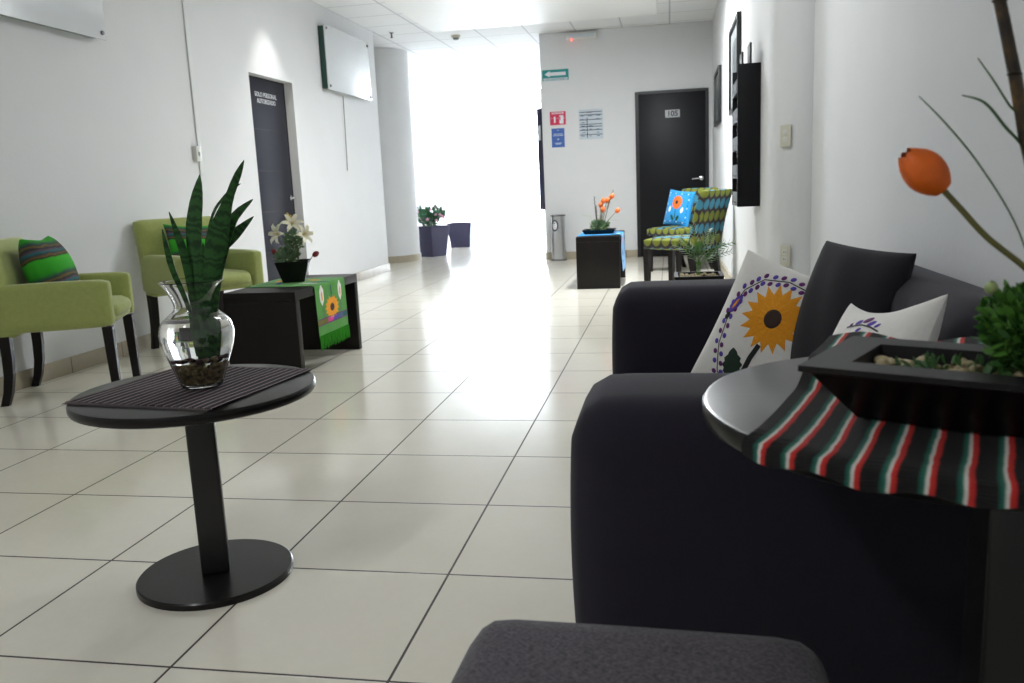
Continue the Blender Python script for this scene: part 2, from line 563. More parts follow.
# rounded column past the left wall
b = MB(); b.lathe([(.46, 0), (.46, H)], 'wall_paint', 64, Matrix.Translation((-3.56, 10.72, 0))); struct(b.build('trim_column'))
b = MB()
cx, cy = -3.56, 10.72
b.grid(lambda u, v: ((cx+.475*math.cos(u*2*PI), cy+.475*math.sin(u*2*PI), v*.1)), 64, 1, 'skirting_stone', True, uvfn=lambda u, v: (u*22, v))
b.grid(lambda u, v: ((cx+(.475-.016*v)*math.cos(u*2*PI), cy+(.475-.016*v)*math.sin(u*2*PI), .1)), 64, 1, 'skirting_stone', True)
struct(b.build('baseboard_column'))
# passage beyond: left wall, far glazing
b = MB(); b.box((-4.85, YC-.12, H/2), (3.1, .2, H), 'wall_paint'); b.box((-6.3, 10.2, H/2), (.2, 2.3, H), 'wall_paint'); b.box((-5.05, 11.25, H/2), (2.5, .2, H), 'wall_paint'); struct(b.build('wall_alcove'))
def window(name, x0, x1, y, z0, z1, nx, rails):
    b = MB()
    for i in range(nx+1):
        b.box((x0+(x1-x0)*i/nx, y, (z0+z1)/2), (.035, .06, z1-z0), 'aluminium_white', .004)
    for z in rails:
        b.box(((x0+x1)/2, y, z), (x1-x0, .055, .05), 'aluminium_white', .004)
    w = struct(b.build(name))
    b = MB(); b.box(((x0+x1)/2, y+.0, (z0+z1)/2), (x1-x0-.03, .008, z1-z0-.03), 'window_glass')
    g_ = b.build('glass_pane', w)
    return w
window('window_1', -3.7, -1.12, YE, .03, H-.03, 3, (.06, 2.94))
def window_y(name, x, y0, y1, z0, z1, ny, rails):
    b = MB()
    for i in range(ny+1): b.box((x, y0+(y1-y0)*i/ny, (z0+z1)/2), (.06, .04, z1-z0), 'aluminium_white', .004)
    for z in rails: b.box((x, (y0+y1)/2, z), (.055, y1-y0, .05), 'aluminium_white', .004)
    w = struct(b.build(name))
    b = MB(); b.box((x, (y0+y1)/2, (z0+z1)/2), (.008, y1-y0-.03, z1-z0-.03), 'window_glass'); b.build('glass_pane', w)
b = MB(); b.box((-3.80, 13.6, H/2), (.2, 5.4, H), 'white_paint'); struct(b.build('wall_passage'))
# baseboards
b = MB()
for y0, y1 in ((YB, DY0-.02), (DY1+.02, YC)):
    b.box((XL+.008, (y0+y1)/2, .05), (.016, y1-y0, .1), 'skirting_stone', .003)
b.box((XL-.1, YC+.008, .05), (.232, .016, .1), 'skirting_stone', .003)
struct(b.build('baseboard_left'))
b = MB()
b.box((-.462, YF-.008, .05), (1.31, .016, .1), 'skirting_stone', .003)
b.box((-1.108, YF+.2, .05), (.016, .43, .1), 'skirting_stone', .003)
struct(b.build('baseboard_far'))
b = MB(); b.box((XR-.008, 6.9, .05), (.016, 6.4, .1), 'skirting_stone', .003); struct(b.build('baseboard_right'))
b = MB(); b.box((-2.37, YE-.06, .05), (2.46, .02, .1), 'white_paint', .003); struct(b.build('baseboard_passage'))

# door with staff only lettering
b = MB()
b.box((XL-.11, (DY0+DY1)/2, DH/2), (.045, DY1-DY0-.05, DH-.03), 'door_wood', .003)
d1 = struct(b.build('door_1'))
b = MB()
b.box((XL-.118, DY0+.0125, DH/2), (.06, .023, DH), 'espresso_wood'); b.box((XL-.118, DY1-.0125, DH/2), (.06, .023, DH), 'espresso_wood')
b.box((XL-.118, (DY0+DY1)/2, DH-.0105), (.06, DY1-DY0-.05, .019), 'espresso_wood')
for z in (.5, .88, 1.26, 1.64):
    b.box((XL-.0868, (DY0+DY1)/2, z), (.002, DY1-DY0-.06, .006), 'frame_black')
b.build('door_frame', d1)
b = MB()
b.lathe([(.026, 0), (.026, .012), (.011, .016), (.011, .05)], 'chrome', 20, Matrix.Translation((XL-.0875, DY1-.09, 1.0)) @ Matrix.Rotation(PI/2, 4, 'Y'))
b.tube([(XL-.04, DY1-.09, 1.0), (XL-.038, DY1-.13, 1.0), (XL-.038, DY1-.21, .997)], [.01, .011, .008], 'chrome', 10)
b.build('door_handle', d1)
text('lettering', 'SOLO PERSONAL\nAUTORIZADO', .058, 'sign_white', d1, face_m((XL-.086, 6.2, 1.925), (0, 1, 0)), .001, bold=.0008)

# door 105
b = MB()
b.box((.625, YF-.022, 1.07), (.86, .04, 2.13), 'black_wood', .003)
d2 = struct(b.build('door_2'))
b = MB()
b.box((.172, YF-.012, 1.085), (.045, .024, 2.17), 'frame_black'); b.box((1.078, YF-.012, 1.085), (.044, .024, 2.17), 'frame_black')
b.box((.625, YF-.012, 2.155), (.86, .024, .035), 'frame_black')
b.build('door_frame', d2)
b = MB()
b.lathe([(.028, 0), (.028, .012), (.012, .016), (.012, .05)], 'chrome', 20, Matrix.Translation((1.0, YF-.043, 1.02)) @ Matrix.Rotation(PI/2, 4, 'X'))
b.tube([(1.0, YF-.09, 1.02), (.96, YF-.094, 1.02), (.88, YF-.094, 1.015)], [.011, .012, .009], 'chrome', 10)
b.build('door_handle', d2)
b = MB(); b.box((.635, YF-.046, 1.868), (.19, .006, .098), 'sign_grey', .001)
pl = b.build('number_plate', d2)
text('lettering', '105', .095, 'sign_black', pl, face_m((.635, YF-.0495, 1.866), (1, 0, 0)), .0006, bold=.003)

# ------------------------------------------------------------------ WALL AND CEILING FITTINGS
def panel(name, label, y0, y1, z0, z1, box=True):
    o = thing(name, label, 'panel', (XL, (y0+y1)/2, z0), 0, 'glossy wall panels')
    w = y1-y0; h = z1-z0
    b = MB(); b.box((.078, 0, h/2), (.012, w, h), 'panel_white', .002); b.build('front_sheet', o)
    b = MB(); b.box((.035, 0, h/2), (.066, w-.03, h-.03), 'panel_edge_green', .004); e = b.build('backing_box', o)
    for y in (-w/2+.04, w/2-.04):
        for z in (.04, h-.04):
            b = MB(); b.lathe([(.014, 0), (.014, .01), (.009, .014)], 'steel_dark', 14, Matrix.Translation((.0842, y, z)) @ Matrix.Rotation(PI/2, 4, 'Y')); b.build('standoff_cap', o)
    return o
pn = panel('wall_panel', 'glossy white wall panel with a dark green edge high on the left wall past the door', 7.36, 8.7, 2.12, 2.79)
panel('wall_panel', 'glossy pale wall panel cut by the upper left corner above the green armchairs', 2.3, 3.64, 2.05, 2.7)
b = MB(); b.tube([(XL+.004, 7.96, 2.11), (XL+.004, 7.95, 1.8), (XL+.006, 7.93, 1.5), (XL+.004, 7.92, 1.28)], .0045, 'cord_grey', 8)
tag(b.build('hanging_cord'), 'thin grey cord hanging down the wall below the far white panel', 'cord')
# cable trunking and socket
o = thing('cable_trunking', 'white cable trunking running down the left wall to a small box', 'trunking', (XL, 4.76, 1.2))
b = MB(); b.box((.007, 0, .9), (.012, .05, 1.78), 'wall_paint', .004); b.build('channel', o)
b = MB(); b.box((.018, -.06, .17), (.034, .07, .12), 'plastic_white', .005)
bx = b.build('junction_box', o)
b = MB(); b.box((.0365, -.06, .17), (.003, .02, .03), 'paper_grey', .001); b.build('rocker', bx)
# switch and outlet on the rounded wall end
def plate(name, label, cat, loc, ang, sw):
    o = thing(name, label, cat, loc, ang)
    b = MB(); b.box((0, -.005, 0), (.075, .01, .12), 'plastic_ivory', .004); b.build('cover_plate', o)
    if sw:
        for z in (-.018, .018):
            b = MB(); b.box((0, -.0105, z), (.032, .003, .026), 'plastic_white', .002); b.build('rocker', o)
    else:
        for z in (-.02, .02):
            b = MB(); b.box((0, -.0105, z), (.034, .002, .03), 'plastic_white', .002)
            for x in (-.006, .006): b.box((x, -.0118, z), (.003, .001, .009), 'frame_black')
            b.build('socket', o)
    return o
nx_, ny_ = (1.222-1.35)/.20**2, (3.47-3.7)/.3**2
an = math.atan2(ny_, nx_)+PI/2
plate('light_switch', 'ivory light switch plate on the rounded end of the right wall', 'switch', (1.223, 3.462, 1.218), an, True)
plate('power_outlet', 'ivory outlet plate low on the rounded wall end above the sunflower cushion', 'outlet', (1.228, 3.455, .56), an, False)
# framed pictures seen edge on
def picture(label, y0, y1, z0, z1):
    o = thing('framed_picture', label, 'picture', (XR, (y0+y1)/2, z0), 0, 'black framed pictures')
    w = y1-y0; h = z1-z0
    b = MB()
    for y in (-w/2+.02, w/2-.02): b.box((-.019, y, h/2), (.034, .04, h), 'frame_black', .003)
    for z in (.02, h-.02): b.box((-.019, 0, z), (.034, w-.08, .04), 'frame_black', .003)
    b.build('frame', o)
    b = MB(); b.box((-.012, 0, h/2), (.012, w-.08, h-.08), 'paper_grey'); b.box((-.0185, 0, h/2), (.001, w*.55, h*.6), 'print_dark'); b.build('print', o)
    return o
picture('black framed picture nearer to door 105 on the right wall', 8.2, 9.15, 1.61, 2.2)
picture('black framed picture just behind the magazine rack on the right wall', 5.6, 6.55, 1.55, 2.27)
# magazine rack
o = thing('magazine_rack', 'black slotted magazine rack hung on the right wall', 'rack', (XR, 4.33, .82))
W_, D_, HH = .46, .14, .875
b = MB()
for y in (-W_/2+.01, W_/2-.01): b.box((-D_/2-.001, y, HH/2), (D_, .02, HH), 'black_wood', .002)
b.build('side_panel', o)
b = MB(); b.box((-.008, 0, HH/2), (.014, W_-.04, HH-.004), 'black_wood'); b.build('back_panel', o)
nslot = 5
for i in range(nslot):
    z = .012+i*HH/nslot
    b = MB(); b.box((-D_/2-.008, 0, z), (D_-.016, W_-.042, .016), 'black_wood', .001)
    b.box((-D_+.006, 0, z+.045), (.01, W_-.042, .07), 'rack_liner', .001); b.build('pocket', o)
for i, (y, z, mt, h, lab) in enumerate(((-.1, .22, 'paper_grey', .11, 'grey folded leaflet in the low pocket of the black rack'), (.02, .40, 'paper_rose', .12, 'pinkish leaflet in the middle pocket of the black rack'),
                                 (-.08, .575, 'paper_blue', .12, 'bluish leaflet in the upper middle pocket of the black rack'))):
    b = MB(); b.box((0, 0, h/2), (.004, .15, h), mt, .001); b.box((.004, .01, h/2-.01), (.003, .15, h-.02), 'print_dark', .001)
    q = tag(b.build('leaflet', None, (XR-.085, 4.33+y, .832+z-.03)), lab, 'leaflet', 'leaflets in the magazine rack')
for i, (dx, dy, ht, lab) in enumerate(((-.06, -.12, .28, 'taller dark booklet standing out of the top of the magazine rack'), (-.095, .05, .25, 'shorter dark booklet standing out of the top of the magazine rack'))):
    b = MB(); b.box((0, 0, ht/2), (.012, .17, ht), 'frame_black', .002); b.box((-.0062, 0, ht/2), (.001, .14, ht-.04), 'paper_grey')
    q = tag(b.build('booklet', None, (XR+dx, 4.33+dy, .82+4*HH/5+.021)), lab, 'booklet', 'booklets in the magazine rack')

# signs on the far wall
def sign(name, label, x0, x1, z0, z1, mat):
    o = thing(name, label, 'sign', ((x0+x1)/2, YF, z0))
    b = MB(); b.box((0, -.003, (z1-z0)/2), (x1-x0, .005, z1-z0), mat, .001); b.build('board', o)
    return o
s = sign('evacuation_sign', 'teal evacuation route sign with a white arrow pointing left', -1.075, -.72, 2.39, 2.53, 'sign_teal')
b = MB(); b.prism([(-.145, .083), (-.075, .125), (-.075, .105), (.14, .105), (.14, .061), (-.075, .061), (-.075, .042)], 0, .0012, 'sign_white', face_m((0, -.006, 0), (1, 0, 0))); b.build('arrow', s)
b = MB(); b.box((0, -.0062, .0185), (.33, .0012, .029), 'sign_pale'); b.build('text_strip', s)
text('lettering', 'RUTA DE EVACUACION', .024, 'sign_teal', s, face_m((0, -.0072, .018), (1, 0, 0)), .0004)
s = sign('extinguisher_sign', 'red fire extinguisher sign with white pictograms on the far wall', -.99, -.775, 1.81, 1.985, 'sign_red')
b = MB(); b.box((-.043, -.0065, .07), (.022, .0015, .08), 'sign_white', .002)
b.box((.048, -.0065, .07), (.055, .0015, .11), 'sign_white', .002); b.box((.03, -.0075, .085), (.012, .001, .05), 'sign_red')
b.box((0, -.0062, .0875), (.2, .0008, .003), 'sign_white'); b.build('pictogram', s)
text('lettering', 'EXTINTOR', .034, 'sign_white', s, face_m((0, -.0066, .152), (1, 0, 0)), .0005, bold=.001)
s = sign('notice_sign', 'blue notice sign with faint white lines under the red one', -.975, -.8, 1.515, 1.765, 'sign_blue')
b = MB()
for z, w in ((.225, .02), (.175, .12), (.155, .14), (.11, .03), (.1, .02), (.055, .09), (.042, .07)): b.box((0, -.0062, z), (w, .001, .008), 'sign_pale')
b.build('printed_line', s)
s = sign('directory_board', 'pale directory board ruled with dark rows on the far wall', -.6, -.28, 1.6, 1.99, 'sign_pale')
b = MB(); rr = random.Random(3)
for i, z in enumerate((.355, .318, .255, .195, .165, .12, .06)):
    b.box((0, -.0062, z), (.3, .001, .009), 'sign_black')
for i in range(8):
    z = .03+i*.044
    for j in range(3):
        xx = -.11+j*.1
        if rr.random() < .8: b.box((xx+rr.uniform(-.01, .01), -.0062, z+.012), (rr.uniform(.03, .07), .001, .008), 'sign_black' if i in (4, 7) else 'slate_thread')
b.box((-.05, -.0062, .15), (.01, .001, .26), 'sign_black'); b.build('printed_row', s)
# emergency lamp above the signs
o = thing('emergency_light', 'slim white emergency light with a glowing red dot at the ceiling line', 'light', (-.53, YF, 2.88))
b = MB(); b.box((0, -.035, .05), (.4, .068, .085), 'plastic_white', .01); b.build('housing', o)
b = MB(); b.box((0, -.071, .05), (.34, .004, .05), 'sign_pale', .001); b.build('lens', o)
b = MB(); b.ball((-.13, -.072, .0), (.014, .014, .014), 'led_red'); b.build('indicator', o)
# display case on the passage side of the far wall
o = thing('display_cabinet', 'dark shallow cabinet hung round the corner of the far wall', 'cabinet', (-1.1, 10.85, .68))
b = MB(); b.box((-.05, 0, .69), (.098, .9, 1.38), 'planter_plastic', .004); b.build('body', o)
b = MB(); b.box((-.102, 0, .69), (.006, .84, 1.32), 'frame_black', .002); b.build('front_door', o)
b = MB(); b.box((-.075, -.452, 1.05), (.045, .003, .2), 'sign_white'); b.build('paper_notice', o)
# ceiling bits
o = thing('smoke_detector', 'small round smoke detector on the ceiling tiles before the passage', 'detector', (-2.15, 9.85, H))
b = MB(); b.lathe([(.06, -.002), (.06, -.02), (.05, -.03)], 'plastic_ivory', 24); b.build('base_ring', o)
b = MB(); b.lathe([(.042, -.0305), (.036, -.05), (.02, -.056)], 'paper_grey', 24); b.build('sensor_head', o)
o = thing('sprinkler', 'tiny sprinkler head hanging from the ceiling near the left wall end', 'sprinkler', (-2.85, 9.3, H))
b = MB(); b.lathe([(.03, -.001), (.028, -.008), (.01, -.012), (.01, -.06)], 'steel_dark', 16); b.build('nozzle', o)
b = MB(); b.lathe([(.022, -.0605), (.022, -.064)], 'steel_dark', 16); b.build('deflector', o)

# unseen long lights added as fill, then the room's own downlights (above the frame)
def fill_troffer(x, y, z, e, label):
    o = thing('added_fill_light', label, 'light', (x, y, z), PI/2, 'added fill lights')
    b = MB(); b.box((0, 0, -.011), (1.2, .3, .02), 'plastic_white', .003); b.build('frame', o)
    b = MB(); b.box((0, 0, -.024), (1.12, .24, .005), 'diffuser'); b.build('diffuser', o)
    lamp('lamp', 'AREA', (0, 0, -.03), e, (.93, .97, 1), (0, 0, 0), o, shape='RECTANGLE', size=1.1, size_y=.22)
    return o
fill_troffer(.22, 6.6, H-.154, 95, 'long fill light added on the plaster panel farthest from the sofa')
fill_troffer(.22, 2.6, H-.154, 12, 'long fill light added on the plaster panel above the sofa')
fill_troffer(-1.2, -1.6, H-.154, 17, 'long fill light added on the plaster panel behind the round tables')
def downlight(x, y, e, label, tilt):
    o = thing('downlight', label, 'light', (x, y, H), 0, 'recessed downlights')
    b = MB(); b.lathe([(.07, -.001), (.07, -.006), (.052, -.008), (.048, -.002)], 'chrome', 28, cap=False); b.build('trim_ring', o)
    b = MB(); b.lathe([(.046, -.001), (.044, -.004)], 'diffuser', 24); b.build('bulb', o)
    lamp('lamp', 'SPOT', (0, 0, -.02), e, (1, .98, .95), tilt, o, spot_size=R(75), spot_blend=.8, shadow_soft_size=.04)
downlight(-2.72, 6.1, 45, 'recessed downlight over the dark staff door', (0, 0, 0))
downlight(.85, 6.9, 45, 'recessed downlight by the right wall over the accent chairs', (0, 0, 0))

# ------------------------------------------------------------------ FURNITURE
def sq_leg(pts, w0, w1, mat):
    n = len(pts)
    b = MB()
    vs = []; fs = []
    for i, q in enumerate(pts):
        w = w0+(w1-w0)*i/(n-1)
        for sx, sy in ((-1, -1), (1, -1), (1, 1), (-1, 1)):
            vs.append((q[0]+sx*w/2, q[1]+sy*w/2, q[2]))
    for i in range(n-1):
        for k in range(4): fs.append([i*4+k, i*4+(k+1) % 4, (i+1)*4+(k+1) % 4, (i+1)*4+k])
    fs.append([3, 2, 1, 0]); fs.append([(n-1)*4+k for k in range(4)])
    b.add(vs, [f[::-1] for f in fs] if pts[0][2] > pts[-1][2] else fs, mat)
    return b

def soft(c, d, bev, mat, b=None, seg=4, bulge=(0, 0, 0), n=10):
    """padded block: superellipsoid-ish rounded box with bulging faces"""
    b = b or MB()
    bm = bmesh.new()
    bmesh.ops.create_cube(bm, size=1)
    bmesh.ops.subdivide_edges(bm, edges=bm.edges[:], cuts=n, use_grid_fill=True)
    for v in bm.verts:
        p = v.co.copy()*2
        q = Vector((p.x*d[0]/2, p.y*d[1]/2, p.z*d[2]/2))
        lim = [max(d[i]/2-bev, 0) for i in range(3)]
        inner = Vector([max(-lim[i], min(lim[i], q[i])) for i in range(3)])
        off = q-inner
        if off.length > 1e-6: q = inner+off.normalized()*min(bev, off.length if sum(1 for k in off if abs(k) > 1e-6) > 1 else off.length)
        bx_, by_, bz_ = bulge
        ex = (1-p.y*p.y)*(1-p.z*p.z); ey = (1-p.x*p.x)*(1-p.z*p.z); ez = (1-p.x*p.x)*(1-p.y*p.y)
        q.x += bx_*ex*p.x; q.y += by_*ey*p.y; q.z += bz_*ez*p.z
        v.co = q+Vector(c)
    b.bm(bm, mat)
    return b

# ---- green armchair, forward +x
def armchair(loc, rz, label):
    o = thing('armchair', label, 'armchair', loc, rz, 'green armchairs')
    o.scale = (.93, .93, .97)
    F = 'green_upholstery'
    for sy in (-1, 1):
        b = soft((0.0, sy*.265, .5175), (.62, .09, .25), .028, F, n=12, bulge=(0, .006, .006)); b.build('arm', o)
    b = soft((.005, 0, .43), (.60, .436, .07), .03, F, n=10); b.build('seat_rail', o)
    b = soft((.035, 0, .462), (.545, .434, .10), .045, F, n=12, bulge=(.03, 0, .02)); b.build('seat', o)
    # back: gently reclined slab that rolls over at the top
    def back(u, v):
        t_ = v*2*PI
        hw = .31*(1-.02*abs(2*u-1))
        y = (2*u-1)*.305
        k = 1-abs(2*u-1)**8*.12
        cz = .64 + .27*math.sin(t_)*k if False else 0
        return (0, y, 0)
    b = MB()
    bm = bmesh.new(); bmesh.ops.create_cube(bm, size=1)
    bmesh.ops.subdivide_edges(bm, edges=bm.edges[:], cuts=11, use_grid_fill=True)
    for v in bm.verts:
        p = v.co*2
        h = (p.z+1)/2
        d_ = Vector((p.x*.055, p.y*.30, p.z*.26))
        lim = (.055-.04, .30-.04, .26-.04)
        inn = Vector([max(-lim[i], min(lim[i], d_[i])) for i in range(3)])
        of = d_-inn
        if of.length > .04: d_ = inn+of.normalized()*.04
        x = d_.x - .255 - .055*h*h + .012*(1-p.y**2)*(1 if p.x > 0 else 0)
        v.co = Vector((x, d_.y*(1+.05*h), d_.z+.62))
    b.bm(bm, F); b.build('backrest', o)
    for sy in (-1, 1):
        sq_leg([(.27, sy*.262, .39), (.275, sy*.262, .18), (.28, sy*.262, 0)], .055, .042, 'espresso_wood').build('leg', o)
        sq_leg([(-.262, sy*.262, .39), (-.262, sy*.262, .26), (-.268, sy*.262, .16), (-.285, sy*.262, .07), (-.31, sy*.262, 0)], .055, .042, 'espresso_wood').build('leg', o)
    return o
AC1 = ((-2.655, 2.55, 0), R(23))
AC2 = ((-2.60, 3.86, 0), R(-30))
ac = armchair(AC1[0], AC1[1], 'green fabric armchair at the left edge, nearest the round table')
copy_tree(ac, AC2[0], AC2[1], 'green fabric armchair behind the glass vase, beside the slab bench').scale = (.96, .97, 1.02)

# ---- cushions
def cushion(name, label, size, thick, mat, C_, Rv, Uv, group, deco=None, pinch=.07, uvs=None, sag=0):
    Rv = Vector(Rv).normalized(); Uv = Vector(Uv); Uv = (Uv-Rv*Uv.dot(Rv)).normalized(); N = Rv.cross(Uv)
    a, h = size[0]/2, size[1]/2
    def surf(u, v, off, side=1):
        e = max(0., (1-u*u)*(1-v*v))**.42
        wr = .004*math.sin(7*u+3*v)*e
        x = a*u*(1-pinch*(1-v*v)); y = h*v*(1-pinch*(1-u*u)) - sag*(1-u*u)*max(0, v)
        return Vector((x, y, side*(thick/2*e+wr+off)))
    b = MB()
    def warp(t_): return math.sin((t_-.5)*PI)
    for side in (1, -1):
        b.grid(lambda p, q: surf(warp(p), warp(q), 0, side), 22, 22, mat, uvfn=lambda p, q: (warp(p)*a, warp(q)*h), flip=(side < 0))
    if deco: deco(b, lambda u, v, off: surf(u, v, off, 1), a, h)
    o = tag(b.build(name, smooth=70), label, 'cushion', group)
    Mx = Matrix((Rv, Uv, N)).transposed().to_4x4(); Mx.translation = Vector(C_)
    o.matrix_world = Mx
    return o
def circle(cx, cy, rx, ry, n=16, rot=0):
    return [(cx+rx*math.cos(2*PI*i/n)*math.cos(rot)-ry*math.sin(2*PI*i/n)*math.sin(rot), cy+rx*math.cos(2*PI*i/n)*math.sin(rot)+ry*math.sin(2*PI*i/n)*math.cos(rot)) for i in range(n)]
def star(cx, cy, r0_, r1, n, rx=1):
    out = []
    for i in range(n*4):
        a = 2*PI*i/(n*4); k = i % 4
        r_ = r1 if k == 0 else (r0_ if k == 2 else (r0_*.62+r1*.38))
        out.append((cx+r_*math.cos(a)*rx, cy+r_*math.sin(a)))
    return out
def line_patch(b, surf, pts, w, mat, off=.0012):
    vs = []; fs = []
    for i, q in enumerate(pts):
        d = Vector(pts[min(i+1, len(pts)-1)])-Vector(pts[max(i-1, 0)]); d.normalize(); p = Vector((-d.y, d.x))*w
        vs += [surf(q[0]+p.x, q[1]+p.y, off), surf(q[0]-p.x, q[1]-p.y, off)]
    for i in range(len(pts)-1): fs.append([2*i, 2*i+1, 2*i+3, 2*i+2])
    b.add(vs, fs, mat)
def leafpoly(cx, cy, L, w, ang, teeth=5):
    pts = []
    for s_ in (1, -1):
        rng = range(teeth*2+1) if s_ == 1 else range(teeth*2, -1, -1)
        for i in rng:
            f = i/(teeth*2); wd = w*math.sin(PI*min(1, f*.92+.06))*(1 if i % 2 else .78)
            pts.append((f*L-L/2, s_*wd))
    return [(cx+x*math.cos(ang)-y*math.sin(ang), cy+x*math.sin(ang)+y*math.cos(ang)) for x, y in pts]
def deco_white(b, surf, a, h):
    fx, fy = -.06, .22
    b.patch(star(fx, fy, .37, .52, 17), surf, 'petal_orange', .002, 6)
    b.patch(star(fx, fy, .2, .36, 15), surf, 'petal_orange', .0032, 4)
    b.patch(circle(fx, fy, .165, .165, 20), surf, 'disc_brown', .005, 4)
    line_patch(b, surf, [(fx-.03, fy-.42), (fx-.08, fy-.65), (fx-.10, fy-.92)], .04, 'stem_thread')
    b.patch(leafpoly(-.36, -.62, .5, .17, 1.9), surf, 'leaf_thread', .0015)
    b.patch(leafpoly(.25, -.66, .5, .15, .7), surf, 'leaf_thread', .0015)
    # vine with violet dots round the left and top border
    vine = [(-.30, -.93), (-.55, -.8), (-.72, -.4), (-.78, 0.05), (-.70, .45), (-.48, .70), (-.1, .80), (.3, .76), (.62, .70), (.8, .4), (.78, -.2), (.7, -.7)]
    P = []
    for i in range(len(vine)-1):
        for k in range(6):
            f = k/6; P.append((vine[i][0]*(1-f)+vine[i+1][0]*f, vine[i][1]*(1-f)+vine[i+1][1]*f))
    line_patch(b, surf, P, .008, 'stem_thread')
    for i in range(2, len(P)-1, 2):
        d = Vector(P[i+1])-Vector(P[i-1]); d.normalize(); nn = Vector((-d.y, d.x))
        for s_ in (1, -1):
            q = Vector(P[i])+nn*s_*.055+d*.03*s_
            b.patch(circle(q.x, q.y, .044, .033, 10, math.atan2(d.y, d.x)+.5), surf, 'violet_thread' if (i//2+(s_ > 0)) % 2 else 'plum_thread', .0018, 2)
    b.patch(leafpoly(-.74, .22, .34, .09, 1.25, 2), surf, 'violet_thread', .002)
    b.patch(leafpoly(-.74, .22, .22, .03, 1.25, 2), surf, 'petal_orange', .0028)
    b.patch(leafpoly(-.79, .02, .14, .05, 1.25, 2), surf, 'stem_thread', .002)
def deco_plain(b, surf, a, h):
    for x, y, r_, m_ in ((-.12, .78, .07, 'violet_thread'), (.04, .82, .08, 'plum_thread'), (.16, .76, .07, 'violet_thread'), (-.3, .74, .05, 'plum_thread'), (.3, .72, .05, 'violet_thread'), (0, .66, .05, 'violet_thread')):
        b.patch(circle(x, y, r_, r_*.6, 12, .3), surf, m_, .0018, 2)
    line_patch(b, surf, [(-.4, .7), (-.2, .72), (0, .74), (.2, .7), (.4, .62)], .01, 'stem_thread')
def deco_blue(b, surf, a, h):
    fx, fy = .0, .3
    b.patch(star(fx, fy, .36, .44, 13), surf, 'petal_red_orange', .002, 4)
    b.patch(circle(fx, fy, .14, .14, 14), surf, 'disc_brown', .004, 3)
    line_patch(b, surf, [(fx, fy-.4), (.0, -.55), (.02, -.85)], .03, 'dark_green_thread')
    b.patch(leafpoly(-.2, -.6, .4, .11, 2.2, 2), surf, 'dark_green_thread', .0015); b.patch(leafpoly(.22, -.6, .4, .11, .9, 2), surf, 'dark_green_thread', .0015)
    for sx in (-1, 1): b.patch(leafpoly(sx*.5, -.12, .36, .11, 1.4, 2), surf, 'white_thread', .002)
    for i in range(40):
        f = i/40*4; s_ = int(f); q = (f-s_)*2-1; k = .82
        u, v = ((q*k, k), (k, -q*k), (-q*k, -k), (-k, q*k))[s_]
        b.patch(circle(u, v, .036, .03, 8), surf, 'navy_thread' if i % 3 else 'white_thread', .0015, 2)

def place(TL, size, N, roll):
    """cushion centre and axes from its top left corner, facing direction and in-plane roll (clockwise)"""
    N = Vector(N).normalized()
    U = Vector((0, 0, 1)); U = (U-N*U.dot(N)).normalized(); Rr = U.cross(N)
    c_, s_ = math.cos(roll), math.sin(roll)
    Rr2 = Rr*c_-U*s_; U2 = U*c_+Rr*s_
    return Vector(TL)+Rr2*size[0]/2-U2*size[1]/2, Rr2, U2

sz = (.42, .44)
c_, r_, u_ = place((.832, 1.27, .776), sz, (-.42, -.85, .31), R(19))
cushion('throw_pillow', 'white cushion embroidered with an orange sunflower against the far sofa arm', sz, .13, 'white_cotton', c_, r_, u_, 'sofa cushions', deco_white, .05)
sz = (.40, .44)
c_, r_, u_ = place((1.05, 1.15, .806), sz, (-.87, -.38, .31), R(2))
cushion('throw_pillow', 'plain charcoal cushion leaning on the sofa back', sz, .13, 'dark_cushion_fabric', c_, r_, u_, 'sofa cushions', None, .035)
sz = (.39, .40)
c_, r_, u_ = place((1.015, .60, .694), sz, (-.90, -.18, .40), R(-11))
cushion('throw_pillow', 'white cushion half hidden by the striped cloth, only its top corners showing', sz, .13, 'white_cotton', c_, r_, u_, 'sofa cushions', deco_plain, .08, sag=.02)

def green_cushion(label, C_, N, roll, size=(.36, .36), tk=.075):
    N = Vector(N).normalized(); U = Vector((0, 0, 1)); U = (U-N*U.dot(N)).normalized(); Rr = U.cross(N)
    c2, s2 = math.cos(roll), math.sin(roll)
    # stripes run across, so swap axes: the cloth's u axis points up
    b = MB(); a, h = size[0]/2, size[1]/2
    def surf(u, v, side):
        e = max(0., (1-u*u)*(1-v*v))**.42; pinch = .12
        return Vector((a*u*(1-pinch*(1-v*v)), h*v*(1-pinch*(1-u*u)), side*tk*e))
    def warp(t_): return math.sin((t_-.5)*PI)
    for side in (1, -1):
        b.grid(lambda p, q: surf(warp(p), warp(q), side), 20, 20, 'green_serape', uvfn=lambda p, q: (warp(q)*h+.02, warp(p)*a), flip=(side < 0))
    o = tag(b.build('throw_pillow', smooth=70), label, 'cushion', 'green striped cushions')
    Rr2 = Rr*c2-U*s2; U2 = U*c2+Rr*s2
    Mx = Matrix((Rr2, U2, N)).transposed().to_4x4(); Mx.translation = Vector(C_); o.matrix_world = Mx
def lc(ac_, x, y, z):
    c2, s2 = math.cos(ac_[1]), math.sin(ac_[1])
    return (ac_[0][0]+c2*x-s2*y, ac_[0][1]+s2*x+c2*y, z)
def ld(ac_, x, y, z):
    c2, s2 = math.cos(ac_[1]), math.sin(ac_[1])
    return (c2*x-s2*y, s2*x+c2*y, z)
green_cushion('green striped cushion with pinched corners on the armchair nearest the round table', lc(AC1, -.06, .01, .672), ld(AC1, .93, -.08, .3), R(0), (.36, .38), .115)
